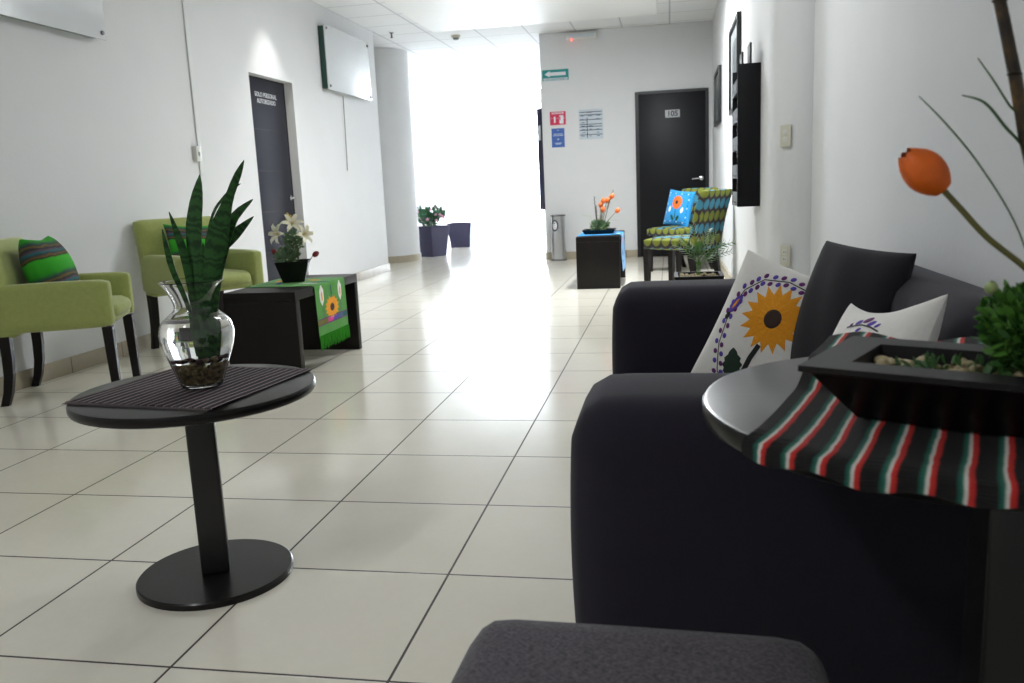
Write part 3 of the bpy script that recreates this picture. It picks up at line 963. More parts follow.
green_cushion('green striped cushion on the armchair behind the glass vase', lc(AC2, -.11, .02, .68), ld(AC2, .94, -.05, .3), R(4), (.38, .36), .07)

# ---- accent chairs, forward +x (turned to face left)
def accent(loc, rz, label):
    o = thing('accent_chair', label, 'chair', loc, rz, 'circle print chairs')
    o.scale = (.91, .91, 1)
    F = 'circle_fabric'
    b = soft((.04, 0, .443), (.56, .54, .094), .025, F, n=10, bulge=(0, 0, .02)); b.build('seat', o)
    b = MB(); bm = bmesh.new(); bmesh.ops.create_cube(bm, size=1)
    bmesh.ops.subdivide_edges(bm, edges=bm.edges[:], cuts=11, use_grid_fill=True)
    for v in bm.verts:
        p = v.co*2; hh = (p.z+1)/2
        d_ = Vector((p.x*.045, p.y*.27, p.z*.265)); lim = (.02, .245, .24)
        inn = Vector([max(-lim[i], min(lim[i], d_[i])) for i in range(3)]); of = d_-inn
        if of.length > .025: d_ = inn+of.normalized()*.025
        v.co = Vector((d_.x-.235-.13*hh**1.6, d_.y, d_.z+.645))
    b.bm(bm, F); b.build('backrest', o)
    for sy in (-1, 1):
        sq_leg([(.29, sy*.235, .40), (.29, sy*.235, .18), (.29, sy*.235, 0)], .06, .045, 'espresso_wood').build('leg', o)
        sq_leg([(-.205, sy*.235, .40), (-.215, sy*.235, .3), (-.24, sy*.235, .18), (-.285, sy*.235, .08), (-.335, sy*.235, 0)], .06, .04, 'espresso_wood').build('leg', o)
    return o
CH1 = ((.715, 6.425, 0), R(149))
CH2 = ((.70, 8.25, 0), R(227))
ch = accent(CH1[0], CH1[1], 'armless chair with olive and blue circle print, the nearer of two')
copy_tree(ch, CH2[0], CH2[1], 'armless chair with olive and blue circle print, farther one close to door 105')
sz = (.36, .40)
c_, r_, u_ = place((.60, 8.36, .91), sz, (-.62, -.74, .22), R(6))
cushion('throw_pillow', 'bright blue cushion with an orange flower on the farther circle print chair', sz, .12, 'blue_cotton', c_, r_, u_, 'blue cushions', deco_blue, .06)

# ---- sofa (faces left, back along the right wall)
o = thing('sofa', 'charcoal fabric two seat sofa along the right wall', 'sofa', (.36, .95, 0))
F = 'sofa_fabric'
SX0, SX1, SY0, SY1 = .0, .965, -1.06, .93          # local extents
def arm(yc, xo):
    b = MB(); bm = bmesh.new(); bmesh.ops.create_cube(bm, size=1)
    bmesh.ops.subdivide_edges(bm, edges=bm.edges[:], cuts=15, use_grid_fill=True)
    dx, dy, dz = .89, .33, .565
    for v in bm.verts:
        p = v.co*2; d_ = Vector((p.x*dx/2, p.y*dy/2, p.z*dz/2)); bv = .075
        lim = (dx/2-bv, dy/2-bv, dz/2-bv)
        inn = Vector([max(-lim[i], min(lim[i], d_[i])) for i in range(3)])
        if p.z < 0: inn.z = d_.z
        of = d_-inn
        if of.length > bv: d_ = inn+of.normalized()*bv
        d_.z += .012*(1-p.y**2)*(p.z > .9) ; d_.x += -.012*(1-p.z**2)*(p.x < -.9)
        v.co = d_+Vector((xo+dx/2, yc, .05+dz/2))
    b.bm(bm, F); return b
arm(SY0+.17, .05).build('arm', o)
arm(SY1-.17, .02).build('arm', o)
b = soft((.46, -.065, .13), (.90, 1.318, .18), .02, F, n=8); b.build('base', o)
for yc in (-.395, .265):
    b = soft((.375, yc, .272), (.74, .652, .10), .05, F, n=12, bulge=(.015, 0, .012)); b.build('seat_cushion', o)
# back with rounded crest and slight lean
b = MB(); bm = bmesh.new(); bmesh.ops.create_cube(bm, size=1)
bmesh.ops.subdivide_edges(bm, edges=bm.edges[:], cuts=13, use_grid_fill=True)
for v in bm.verts:
    p = v.co*2; d_ = Vector((p.x*.09, p.y*.655, p.z*.235)); bv = .07
    lim = (.02, .585, .165); inn = Vector([max(-lim[i], min(lim[i], d_[i])) for i in range(3)])
    if p.z < 0: inn.z = d_.z
    of = d_-inn
    if of.length > bv: d_ = inn+of.normalized()*bv
    hh = (p.z+1)/2
    v.co = Vector((d_.x+.84+.045*hh, d_.y-.065, d_.z+.50))
b.bm(bm, F); b.build('backrest', o)
for x in (.1, .88):
    for y in (SY0+.1, SY1-.1):
        b = MB(); b.lathe([(.022, 0), (.03, .049)], 'espresso_wood', 16, Matrix.Translation((x, y, 0))); b.build('leg', o)

# ---- ottoman in the foreground
o = thing('ottoman', 'grey tweed ottoman cut by the bottom edge', 'ottoman', (.540, -.73, 0), R(-2))
b = soft((0, 0, .252), (.45, .47, .385), .05, 'ottoman_fabric', n=14, bulge=(.006, .006, .008)); b.build('body', o)
for x in (-.18, .18):
    for y in (-.18, .18):
        b = MB(); b.box((x, y, .031), (.045, .045, .06), 'espresso_wood', .004); b.build('leg', o)

# ---- round pedestal tables
def round_table(loc, rz, top_r, h, th, base_r, ped, label, px=0, py=0):
    o = thing('pedestal_table', label, 'table', loc, rz, 'round pedestal tables')
    b = MB(); e = .006
    b.lathe([(top_r-.012, h-th), (top_r-.003, h-th+.004), (top_r, h-th+.01), (top_r, h-.006), (top_r-.003, h-.001), (top_r-.008, h)], 'table_wood', 96); b.build('tabletop', o)
    b = MB(); b.box((px, py, (h-th+.018)/2), (ped, ped, h-th-.0185), 'pedestal_metal', .006, 3); b.build('pedestal', o)
    b = MB(); b.lathe([(base_r, 0), (base_r, .014), (base_r-.004, .018)], 'table_wood', 80, Matrix.Translation((px, py, 0))); b.build('base', o)
    return o
round_table((-.635, .44, 0), R(28), .305, .525, .028, .203, .072, 'round dark pedestal table on the tile floor holding the glass vase')
round_table((.965, -.36, 0), R(0), .335, .70, .03, .17, .08, 'round dark pedestal table at the right edge beside the sofa arm', .07, 0)

# ---- slab benches
def bench(loc, rz, L, D, Hh, label):
    o = thing('slab_bench', label, 'table', loc, rz, 'dark slab coffee tables')
    b = MB(); b.box((0, 0, Hh-.025), (D, L, .05), 'espresso_wood', .002); b.build('tabletop', o)
    for y in (-L/2+.025, L/2-.025):
        b = MB(); b.box((0, y, (Hh-.0505)/2), (D, .05, Hh-.051), 'espresso_wood', .002); b.build('side_slab', o)
    return o
BH = .495
bench((-1.645, 3.26, 0), 0, .95, .43, BH, 'dark slab coffee table with white lilies between the green armchairs')
bench((-.1, 7.2, 0), 0, 1.0, .42, .505, 'dark slab coffee table with a blue runner near the far wall')

# ---- cloths
def strip(name, label, cat, path, w, wdir, mat, nu=14, nl=40, wave=.0015, thick=.0016, deco=None, uvscale=None, origin=(0, 0, 0)):
    """cloth following a path (list of points); w = width along wdir"""
    P = [Vector(q) for q in path]; wd = Vector(wdir).normalized()
    acc = [0]
    for i in range(1, len(P)): acc.append(acc[-1]+(P[i]-P[i-1]).length)
    T = acc[-1]
    def at(s_):
        s_ = max(0, min(T, s_))
        for i in range(1, len(P)):
            if s_ <= acc[i] or i == len(P)-1:
                f = (s_-acc[i-1])/max(1e-9, acc[i]-acc[i-1]); return P[i-1].lerp(P[i], f), (P[i]-P[i-1]).normalized()
    def surf(a, s_, off, side=0):
        p, d = at(s_)
        nn = wd.cross(d) if True else None
        ww = wave*(1+math.sin(a*38+s_*9)*.6+math.sin(a*17-s_*23)*.4)
        return p+wd*a+nn*(off+ww)
    b = MB()
    b.grid(lambda u, v: surf((u-.5)*w, v*T, thick), nu, nl, mat, uvfn=lambda u, v: ((u-.5)*w, v*T))
    b.grid(lambda u, v: surf((u-.5)*w, v*T, 0), nu, nl, mat, uvfn=lambda u, v: ((u-.5)*w, v*T), flip=True)
    for e in (0, 1):
        b.grid(lambda u, v: surf((e-.5)*w, v*T, thick*u), 1, nl, mat, uvfn=lambda u, v: ((e-.5)*w, v*T), flip=(e == 0))
        b.grid(lambda u, v: surf((v-.5)*w, e*T, thick*u), 1, nu, mat, uvfn=lambda u, v: ((v-.5)*w, e*T), flip=(e == 1))
    if deco: deco(b, lambda a, s_, off: surf(a, s_, off+thick), w, T)
    return tag(b.build(name, smooth=60), label, cat)
def corner(p0, p1, p2, r_, n=6):
    """rounded turn at p1"""
    p0, p1, p2 = Vector(p0), Vector(p1), Vector(p2)
    a = p1+(p0-p1).normalized()*r_; c = p1+(p2-p1).normalized()*r_
    return [(a*(1-t_)**2+p1*2*t_*(1-t_)+c*t_**2) for t_ in [i/n for i in range(n+1)]]
# green runner over the bench: hangs over its right side
def deco_runner(b, surf, w, T):
    # hanging flap is the last part of the strip
    for off_, top in ((T-.33, False),):
        f0 = off_+.185
        b.patch([(x*1.5, f0+y) for x, y in star(0, 0, .056, .072, 15)], surf, 'petal_orange', .002, 4)
        b.patch(circle(0, f0, .042, .029, 14), surf, 'disc_brown', .003, 3)
        line_patch(b, surf, [(.0, f0-.055), (-.005, f0-.09), (.0, f0-.13)], .007, 'teal_thread')
        for sx in (-1, 1):
            b.patch(leafpoly(sx*.14, f0-.085, .12, .036, PI/2, 2), surf, 'white_thread', .0018)
            b.patch(leafpoly(sx*.14, f0-.08, .07, .013, PI/2, 2), surf, 'petal_orange', .0025)
            line_patch(b, surf, [(sx*.14, f0-.025), (sx*.125, f0+.05)], .003, 'plum_thread')
    g0 = T-.09
    cols = ['teal_thread', 'slate_thread', 'violet_thread', 'pink_thread', 'olive_thread', 'olive_thread']
    n = len(cols)
    for i in range(n):
        a0 = -w/2+w*i/n; a1 = a0+w/n
        b.patch([(a0, g0), ((a0+a1)/2, g0), (a1, g0), (a1, g0+.026), ((a0+a1)/2, g0+.026), (a0, g0+.026)], surf, cols[i], .0012, 2)
    line_patch(b, surf, [(-w/2+w*i/12, g0-.004) for i in range(13)], .003, 'plum_thread'); line_patch(b, surf, [(-w/2+w*i/12, g0+.03) for i in range(13)], .003, 'plum_thread')
    # bits of embroidery on the top
    for i, (a, s_, m_) in enumerate(((-.07, .08, 'petal_orange'), (.06, .14, 'slate_thread'), (-.02, .22, 'slate_thread'), (-.1, .30, 'petal_orange'), (.09, .34, 'white_thread'), (.02, .38, 'teal_thread'))):
        b.patch(leafpoly(a, s_, .12, .022, .4*i, 2), surf, m_, .0015)
X0, X1 = -1.86, -1.43
p = [(X0, 0, BH+.001)] + corner((X0, 0, BH+.001), (X1+.004, 0, BH+.001), (X1+.004, 0, .15), .012) + [(X1+.006, 0, .35), (X1+.010, 0, .20)]
p = [(q[0], 3.265, q[2]) for q in [Vector(z) for z in p]]
rn = strip('table_runner', 'green embroidered table runner hanging off the lily table', 'runner', p, .46, (0, -1, 0), 'green_cotton', 18, 60, .0012, .0016, deco_runner)
b = MB()
for i in range(44):
    y = 3.265-.225+.45*i/43
    b.tube([(X1+.013, y, .202), (X1+.014+.004*rnd.random(), y+.004*(rnd.random()-.5), .165), (X1+.014+.006*rnd.random(), y+.01*(rnd.random()-.5), .125-.012*rnd.random())], [.0032, .0034, .002], 'fringe_green', 5)
b.build('fringe', rn)
# blue runner over the far table
def deco_blue_runner(b, surf, w, T):
    for i, (a, s_, m_) in enumerate(((-.1, .1, 'petal_red_orange'), (.1, .16, 'petal_red_orange'), (-.08, .33, 'petal_red_orange'), (.1, .4, 'white_thread'), (0, .5, 'petal_red_orange'), (.08, .6, 'navy_thread'))):
        b.patch(star(a, s_, .03, .045, 10), surf, m_, .0015, 3)
    for i in range(8):
        b.patch(leafpoly(.15*math.sin(i*2.1), .06+.09*i, .09, .02, i*.9, 2), surf, 'navy_thread' if i % 2 else 'dark_green_thread', .0015)
X0, X1 = -.31, .11
TZ = .506
p = [(X0, 7.12, TZ)] + corner((X0, 7.12, TZ), (X1+.004, 7.12, TZ), (X1+.004, 7.12, .1), .012) + [(X1+.006, 7.12, .3), (X1+.018, 7.12, .15)]
strip('table_runner', 'bright blue embroidered runner hanging off the far slab table', 'runner', p, .55, (0, -1, 0), 'blue_cotton', 20, 50, .003, .0016, deco_blue_runner)
# pinstripe cloth on the vase table
a0 = R(-8)
ux, uy = math.cos(a0), math.sin(a0)
cxc, cyc = -.645, .455
vx, vy = -uy, ux
L = .43
p = []
for i in range(13):
    f = i/12-.5
    p.append((cxc+vx*f*L, cyc+vy*f*L, .5255))
pin = strip('table_cloth', 'black pinstriped woven cloth under the glass vase', 'cloth', p, .435, (ux, uy, 0), 'pinstripe_weave', 60, 40, .0012, .003)
for e in (-.5, .5):
    b = MB()
    for i in range(58):
        f = (i+.5)/58-.5
        q = Vector((cxc+ux*f*.43+vx*e*L, cyc+uy*f*.43+vy*e*L, .5285)); d = Vector((vx, vy, 0))*(1 if e > 0 else -1)
        b.tube([q-d*.004, q+d*.008, q+d*.016+Vector((0, 0, -.001))], [.0014, .0013, .001], 'fringe_grey', 4)
    b.build('fringe', pin)
# serape on the right table, draped over its near rim
def serape():
    w, l = .52, .60
    A = Vector((.640, -.672, 0)); along = Vector((.94, -.337, 0)).normalized(); back = Vector((.337, .94, 0)).normalized()
    cx_, cy_, R_ = .965, -.36, .337
    b = MB(); TZ_ = .7008
    def sf(u, v, off):
        q = A+along*(u*w)+back*(v*l)
        d = Vector((q.x-cx_, q.y-cy_)); rr_ = d.length
        wv = .0035*(1+math.sin(u*23+v*5))*.5+.0035*(1+math.sin(v*13+u*6))*.5
        k_ = max(0., min(1., (v-.56)/.2)); hump = .034*k_*k_*(3-2*k_)*(1+.15*math.sin(u*19))
        z = TZ_+.001
        if rr_ > R_ and v < .6:
            bd_ = d.dot(back.xy); disc = bd_*bd_-(rr_*rr_-R_*R_)
            if disc > 0:
                t_ = -bd_-math.sqrt(disc); ex = t_; p2 = d+back.xy*t_
            else:
                ex = rr_-R_; p2 = d*(R_/rr_)
            ex = min(ex, .028+.004*math.sin(u*31)); dd = p2.normalized(); arc = .016
            f = min(1, ex/arc); rr2 = R_+.003+.009*math.sin(f*PI/2)+wv*.6; z += .003-(1-math.cos(f*PI/2))*.009-max(0, ex-arc)
            return Vector((cx_+dd.x*(rr2+off), cy_+dd.y*(rr2+off), z+off*.5))
        return Vector((q.x, q.y, z+wv+hump+off))
    for off, fl in ((.005, False), (0.001, True)):
        b.grid(lambda u, v: sf(u, v, off), 70, 60, 'serape_weave', uvfn=lambda u, v: (u*w, v*l), flip=fl)
    for e in (0, 1):
        b.grid(lambda u, v: sf(e, v, .001+.004*u), 1, 60, 'serape_weave', uvfn=lambda u, v: (e*w, v*l), flip=(e == 0))
        b.grid(lambda u, v: sf(v, e, .001+.004*u), 1, 70, 'serape_weave', uvfn=lambda u, v: (v*w, e*l), flip=(e == 1))
    tag(b.build('table_cloth', smooth=60), 'black, red, white and green striped woven cloth on the right table', 'cloth')
serape()

# ------------------------------------------------------------------ VASE AND SNAKE PLANT
VX, VY, VZ = -.612, .435, .5325
vs = thing('glass_vase', 'clear glass vase with pebbles on the striped cloth', 'vase', (VX, VY, VZ))
prof = [(.0, 0), (.045, 0), (.052, .004), (.062, .03), (.076, .07), (.088, .105), (.0925, .13), (.0915, .15), (.084, .17), (.066, .187), (.053, .198), (.049, .208), (.053, .226), (.064, .25), (.079, .272)]
def smooth_prof(pr_, n=4):
    out = []
    for i in range(len(pr_)-1):
        p0 = pr_[max(i-1, 0)]; p1 = pr_[i]; p2 = pr_[i+1]; p3 = pr_[min(i+2, len(pr_)-1)]
        for k in range(n):
            t_ = k/n
            out.append(tuple(.5*((2*p1[j])+(-p0[j]+p2[j])*t_+(2*p0[j]-5*p1[j]+4*p2[j]-p3[j])*t_*t_+(-p0[j]+3*p1[j]-3*p2[j]+p3[j])*t_**3) for j in (0, 1)))
    out.append(pr_[-1]); return out
po = [(max(0, r_), z_) for r_, z_ in smooth_prof(prof[1:])]
TH = .0032
pin_ = [(max(.002, r_-TH), max(.007, z_)) for r_, z_ in po if z_ >= .0035]
full = [(.0005, 0)]+po+[(po[-1][0]-TH*.5, po[-1][1]+.002)]+pin_[::-1]+[(.0005, .007)]
b = MB(); b.lathe(full, 'glass', 64, cap=True); b.build('glass_body', vs, smooth=60)
wl = .178
pw = [(.0005, .0085)]+[(r_-TH-.0006, max(.0085, z_)) for r_, z_ in po if .008 <= z_ <= wl]
pw += [(.0005, pw[-1][1])]
b = MB(); b.lathe(pw, 'water', 64); b.build('water', vs, smooth=60)
def inr(z):
    for (r0_, z0_), (r1_, z1_) in zip(po, po[1:]):
        if z0_ <= z <= z1_: return r0_+(r1_-r0_)*(z-z0_)/max(1e-6, z1_-z0_)-TH-.002
    return .04
b = MB(); rs = random.Random(5)
for i in range(420):
    z = .014+.05*rs.random(); s_ = rs.uniform(.005, .009)
    r_ = (inr(z)-s_)*(1-rs.random()**3*.6) if rs.random() < .75 else (inr(z)-s_)*math.sqrt(rs.random()); a = rs.random()*2*PI
    b.ball((r_*math.cos(a), r_*math.sin(a), z), (s_, s_*.8, s_*.75), 'gravel', 7, 5, Matrix.Rotation(rs.random()*3, 4, 'Z') @ Matrix.Rotation(rs.random()*3, 4, 'X'))
g_ = b.build('gravel', vs); g_['kind'] = 'stuff'
b = MB()
for i in range(46):
    s_ = rs.uniform(.007, .011); z = .072+.008*rs.random(); a = rs.random()*2*PI
    r_ = (inr(z)-s_)*math.sqrt(rs.random())
    b.ball((r_*math.cos(a), r_*math.sin(a), z), (s_, s_*.8, s_*.6), 'red_stone' if rs.random() < .7 else 'pebble', 8, 6, Matrix.Rotation(rs.random()*3, 4, 'Z'))
g_ = b.build('dark_stones', vs); g_['kind'] = 'stuff'; g_['label'] = 'dark red stones on top of the gravel'
sp = thing('snake_plant', 'upright dark green snake plant leaves standing in the glass vase', 'plant', (VX, VY, VZ+.085))
# leaf outlines: (sideways, height) in metres about the vase axis, measured at the vase
def snake(pts, hw, dep, twist=0):
    q = []
    for (x, y) in pts:
        h_ = (388-y)/(372+.115*(388-y)); q.append((((x-199+.095*(388-y))/360), h_))
    n = 18; P = []; W = []
    m_ = len(q)-1
    for i in range(n+1):
        f = i/n*m_; k = min(int(f), m_-1); t_ = f-k
        p0, p1, p2, p3 = q[max(k-1, 0)], q[k], q[k+1], q[min(k+2, m_)]
        x, z = (.5*((2*p1[j])+(-p0[j]+p2[j])*t_+(2*p0[j]-5*p1[j]+4*p2[j]-p3[j])*t_*t_+(-p0[j]+3*p1[j]-3*p2[j]+p3[j])*t_**3) for j in (0, 1))
        fz = z/.62
        P.append(rtv*x+dpv*(dep*max(0, fz-.3)+.25*dep*0)+Vector((0, 0, z-.085)))
        kk = i/n; j = min(int(kk*(len(hw)-1)), len(hw)-2); g = kk*(len(hw)-1)-j
        W.append(.86*(hw[j]*(1-g)+hw[j+1]*g))
    b = MB(); b.leaf(P, W, (rtv*math.cos(twist)+dpv*math.sin(twist)), 'snake_leaf', .22, .0011); b.build('leaf', sp)
snake([(201, 358), (196, 310), (191, 260), (190, 222), (195, 175)], [.009, .012, .014, .017, .022, .024, .019, .001], .03)
snake([(206, 360), (205, 310), (211, 262), (218, 228), (229, 192), (240, 163)], [.010, .013, .018, .026, .033, .024, .012, .011, .001], -.05, .2)
snake([(209, 358), (211, 300), (217, 255), (226, 222), (244, 203)], [.007, .010, .013, .017, .018, .013, .001], .02, -.3)
snake([(208, 352), (208, 300), (210, 262), (222, 242), (241, 221)], [.005, .006, .008, .014, .016, .001], .12, .2)
snake([(197, 358), (192, 310), (184, 258), (177, 232), (171, 212)], [.006, .008, .010, .012, .011, .006, .001], -.03, .4)
snake([(195, 355), (186, 308), (174, 272), (169, 248), (166, 229)], [.004, .006, .008, .009, .006, .001], -.06, .3)
snake([(199, 352), (197, 290), (203, 225), (214, 200), (229, 186)], [.004, .004, .004, .004, .004, .001], .08)
snake([(203, 358), (202, 310), (200, 275), (200, 245)], [.009, .011, .013, .012, .001], .0, .3)

# ------------------------------------------------------------------ POTS WITH FLOWERS
def square_pot(b, w_top, w_bot, h, mat, wall=.008, soil='gravel', sx=1):
    T = w_top/2; B = w_bot/2
    vs = []
    rings = [(B, 0), (T, h), (T-wall, h), (T-wall-.004, h-.025)]
    for (r_, z_) in rings:
        for x, y in ((-1, -1), (1, -1), (1, 1), (-1, 1)): vs.append((x*r_*sx, y*r_, z_))
    fs = [[3, 2, 1, 0]]
    for j in range(3):
        for k in range(4): fs.append([j*4+k, j*4+(k+1) % 4, (j+1)*4+(k+1) % 4, (j+1)*4+k])
    b.add(vs, fs, mat)
    b.add(vs[12:], [[0, 1, 2, 3]], soil)
def spline(P, W, n=6):
    oP = []; oW = []
    for i in range(len(P)-1):
        p0, p1, p2, p3 = P[max(i-1, 0)], P[i], P[i+1], P[min(i+2, len(P)-1)]
        for k in range(n):
            t_ = k/n
            oP.append((p1*2+(p2-p0)*t_+(p0*2-p1*5+p2*4-p3)*t_*t_+(p1*3-p0-p2*3+p3)*t_**3)*.5); oW.append(W[i]*(1-t_)+W[i+1]*t_)
    return oP+[P[-1]], oW+[W[-1]]
def tulip_head(b, c, d, r_, L, mat, n=6, open_=.75):
    d = Vector(d).normalized(); q = d.to_track_quat('Z', 'Y').to_matrix().to_4x4(); q.translation = Vector(c)
    for k in range(n):
        a = 2*PI*k/n; inner = k % 2
        rr_ = r_*(1 if not inner else .93)
        def pt(u, v):
            f = v; w = (u-.5)*2
            rad = rr_*(math.sin(PI*(.12+.80*f))**.7)
            spread = (2*PI/n*.95)*(1-.45*(max(0, f-.8)/.2)**1.5)*w*1.15
            z = L*(f*(1-.08*w*w*(f > .8)))
            return (rad*math.cos(a+spread), rad*math.sin(a+spread), z)
        b.grid(pt, 6, 9, mat, tf=q)
def lily(b, c, d, s_, mat='lily_white'):
    d = Vector(d).normalized(); q = d.to_track_quat('Z', 'Y').to_matrix().to_4x4(); q.translation = Vector(c)
    for k in range(6):
        a = 2*PI*k/6
        pts = [(.006*s_, 0), (.02*s_, .03*s_), (.045*s_, .05*s_), (.075*s_, .055*s_), (.098*s_, .042*s_)]
        P = [q @ Vector((r_*math.cos(a), r_*math.sin(a), z_)) for r_, z_ in pts]
        sd = q.to_3x3() @ Vector((-math.sin(a), math.cos(a), 0))
        b.leaf(P, [.006*s_, .014*s_, .019*s_, .014*s_, .002*s_], sd, mat, .2, .0005)
    for k in range(5):
        a = 2*PI*k/5+.3
        b.tube([q @ Vector((0, 0, .01*s_)), q @ Vector((.012*s_*math.cos(a), .012*s_*math.sin(a), .06*s_))], .0014*s_, 'lily_yellow', 5)
def leaf_cloud(b, c, r_, n, size, mat, rg, shell=.5, updir=.4, mat2=None):
    for i in range(n):
        while True:
            d = Vector((rg.uniform(-1, 1), rg.uniform(-1, 1), rg.uniform(-1, 1)))
            if d.length <= 1 and d.length > .05: break
        if d.length < shell and rg.random() < .6: d = d.normalized()*rg.uniform(shell, 1)
        p = Vector(c)+Vector((d.x*r_[0], d.y*r_[1], d.z*r_[2]))
        o_ = (d+Vector((rg.uniform(-.6, .6), rg.uniform(-.6, .6), rg.uniform(-.3, .6)+updir))).normalized()
        L_ = size*rg.uniform(.7, 1.3); sd = o_.orthogonal().normalized(); sd.rotate(Matrix.Rotation(rg.random()*6.28, 3, o_))
        b.leaf([p-o_*L_*.5, p-o_*L_*.1, p+o_*L_*.25, p+o_*L_*.5], [L_*.05, L_*.22, L_*.2, L_*.02], sd, mat2 if (mat2 and rg.random() < .3) else mat, .25, .0004)

# lilies on the slab bench
LX, LY = -1.66, 3.29
o = thing('lily_arrangement', 'white lilies and two dark red tulips in a black tapered pot', 'plant', (LX, LY, BH+.0065), R(20))
b = MB(); square_pot(b, .20, .125, .125, 'black_ceramic'); b.build('pot', o)
rg = random.Random(11)
b = MB(); b.tube([(0, 0, .1), (.005, 0, .2), (.01, .01, .34)], .005, 'leaf_grey_green', 7)
b.tube([(.01, 0, .1), (.02, 0, .2), (.055, 0, .27)], .004, 'leaf_grey_green', 6); b.tube([(-.01, 0, .1), (-.02, 0, .2), (-.06, 0, .27)], .004, 'leaf_grey_green', 6)
b.build('stem', o)
b = MB(); leaf_cloud(b, (-.03, 0, .155), (.07, .07, .05), 90, .045, 'leaf_grey_green', rg); leaf_cloud(b, (.015, 0, .24), (.045, .05, .08), 70, .055, 'leaf_grey_green', rg); b.build('foliage', o)
cd_ = (Vector((CAM.x, CAM.y, 1.05))-Vector((LX, LY, .75))).normalized(); rl = Matrix.Rotation(-R(20), 3, 'Z')
cdl = rl @ cd_; rtl = rl @ rtv
for (x, z, dx, dz) in ((-.062, .285, -.7, .15), (.012, .335, .1, .5), (.068, .275, .75, .25)):
    b = MB(); lily(b, rtl*x+Vector((0, 0, z))+cdl*.01, cdl*.75+rtl*dx+Vector((0, 0, dz)), .72); b.build('lily_bloom', o)
b = MB(); b.ball(rtl*-.008+Vector((0, 0, .385)), (.012, .012, .03), 'lily_yellow'); b.ball(rtl*.01+Vector((0, 0, .375)), (.010, .010, .026), 'lily_yellow'); b.build('lily_bud', o)
for (x, z) in ((-.088, .168), (.125, .148)):
    b = MB(); d = rtl*(x)+Vector((0, 0, .08)); tulip_head(b, rtl*x+Vector((0, 0, z)), d, .017, .042, 'tulip_red')
    b.tube([rtl*(x*.4)+Vector((0, 0, .11)), rtl*(x*.8)+Vector((0, 0, z-.03)), rtl*x+Vector((0, 0, z+.004))], .0025, 'stem_green', 6); b.build('tulip', o)
b = MB()
for i in range(70):
    p = Vector((rg.gauss(.015, .035), rg.gauss(0, .035), rg.uniform(.13, .30))); b.ball(p, (.004, .004, .004), 'lily_white', 6, 4)
b.build('filler_blossom', o)
b = MB(); b.leaf([rtl*-.06+Vector((0, 0, .12)), rtl*-.09+Vector((0, 0, .135)), rtl*-.125+Vector((0, 0, .142))], [.004, .009, .001], cdl, 'leaf_pale'); b.build('leaf', o)

# orange tulips on the far bench
o = thing('tulip_arrangement', 'orange tulips with twigs in a low black dish on the blue runner', 'plant', (-.11, 7.1, .5145), 0)
b = MB(); square_pot(b, .30, .25, .04, 'black_ceramic', .012, sx=1.1); b.build('dish', o)
rg = random.Random(4)
b = MB(); leaf_cloud(b, (0, 0, .075), (.095, .08, .05), 170, .05, 'leaf_grey_green', rg); b.build('foliage', o)
for (x, z, y) in ((.115, .34, 0), (.075, .30, .03), (.04, .295, -.02), (.015, .255, .02), (.035, .21, -.03), (.165, .20, 0)):
    b = MB(); tulip_head(b, (x, y, z), (x*.8, y, .12), .024, .058, 'tulip_far_orange')
    b.tube([(x*.15, y*.3, .04), (x*.45, y*.6, z*.55), (x, y, z+.004)], .003, 'stem_green', 6); b.build('tulip', o)
for pts in (((-.02, 0, .04), (-.035, 0, .2), (-.045, 0, .37)), ((.03, .02, .04), (.09, .02, .26), (.145, .02, .43)), ((-.01, 0, .04), (-.025, .01, .15), (-.03, .02, .28))):
    b = MB(); b.tube(pts, [.004, .0035, .002], 'bamboo_dark', 6)
    for k in range(9):
        f = .3+.7*k/9; p = Vector(pts[1]).lerp(Vector(pts[2]), (f-.3)/.7); b.ball(p+Vector((.004*(-1)**k, 0, 0)), (.004, .004, .006), 'bamboo_dark', 6, 4)
    b.build('twig', o)
for pts in (((-.03, 0, .06), (-.09, 0, .17), (-.17, 0, .19)), ((.04, 0, .06), (.11, 0, .13), (.19, 0, .12))):
    b = MB(); b.leaf(pts, [.004, .005, .001], (0, 1, 0), 'leaf_pale'); b.build('grass_blade', o)

# palm in a black dish on a small side table hidden behind the sofa arm
o = thing('side_table', 'low dark side table behind the far sofa arm under the palm dish', 'table', (.735, 3.1, 0))
b = MB(); b.box((0, 0, .4), (.42, .42, .04), 'espresso_wood', .003); b.build('tabletop', o)
for x in (-.17, .17):
    for y in (-.17, .17):
        b = MB(); b.box((x, y, .1895), (.05, .05, .378), 'espresso_wood', .002); b.build('leg', o)
o = thing('palm_arrangement', 'small green palm with pebbles in a black dish behind the sofa', 'plant', (.735, 3.1, .421), 0)
b = MB(); square_pot(b, .255, .21, .085, 'black_ceramic', .02); b.build('dish', o)
b = MB(); rg = random.Random(8)
for i in range(70):
    s_ = rg.uniform(.007, .013); b.ball((rg.uniform(-.095, .095), rg.uniform(-.095, .095), .068+.012*rg.random()), (s_, s_*.8, s_*.6), 'pebble', 7, 5, Matrix.Rotation(rg.random()*3, 4, 'Z'))
g_ = b.build('pebbles', o); g_['kind'] = 'stuff'
b = MB()
for k in range(4): b.tube([(-.006+.004*k, .003*k, .06), (-.012+.008*k, .003*k, .15)], .0022, 'leaf_bright', 6)
b.build('stem', o)
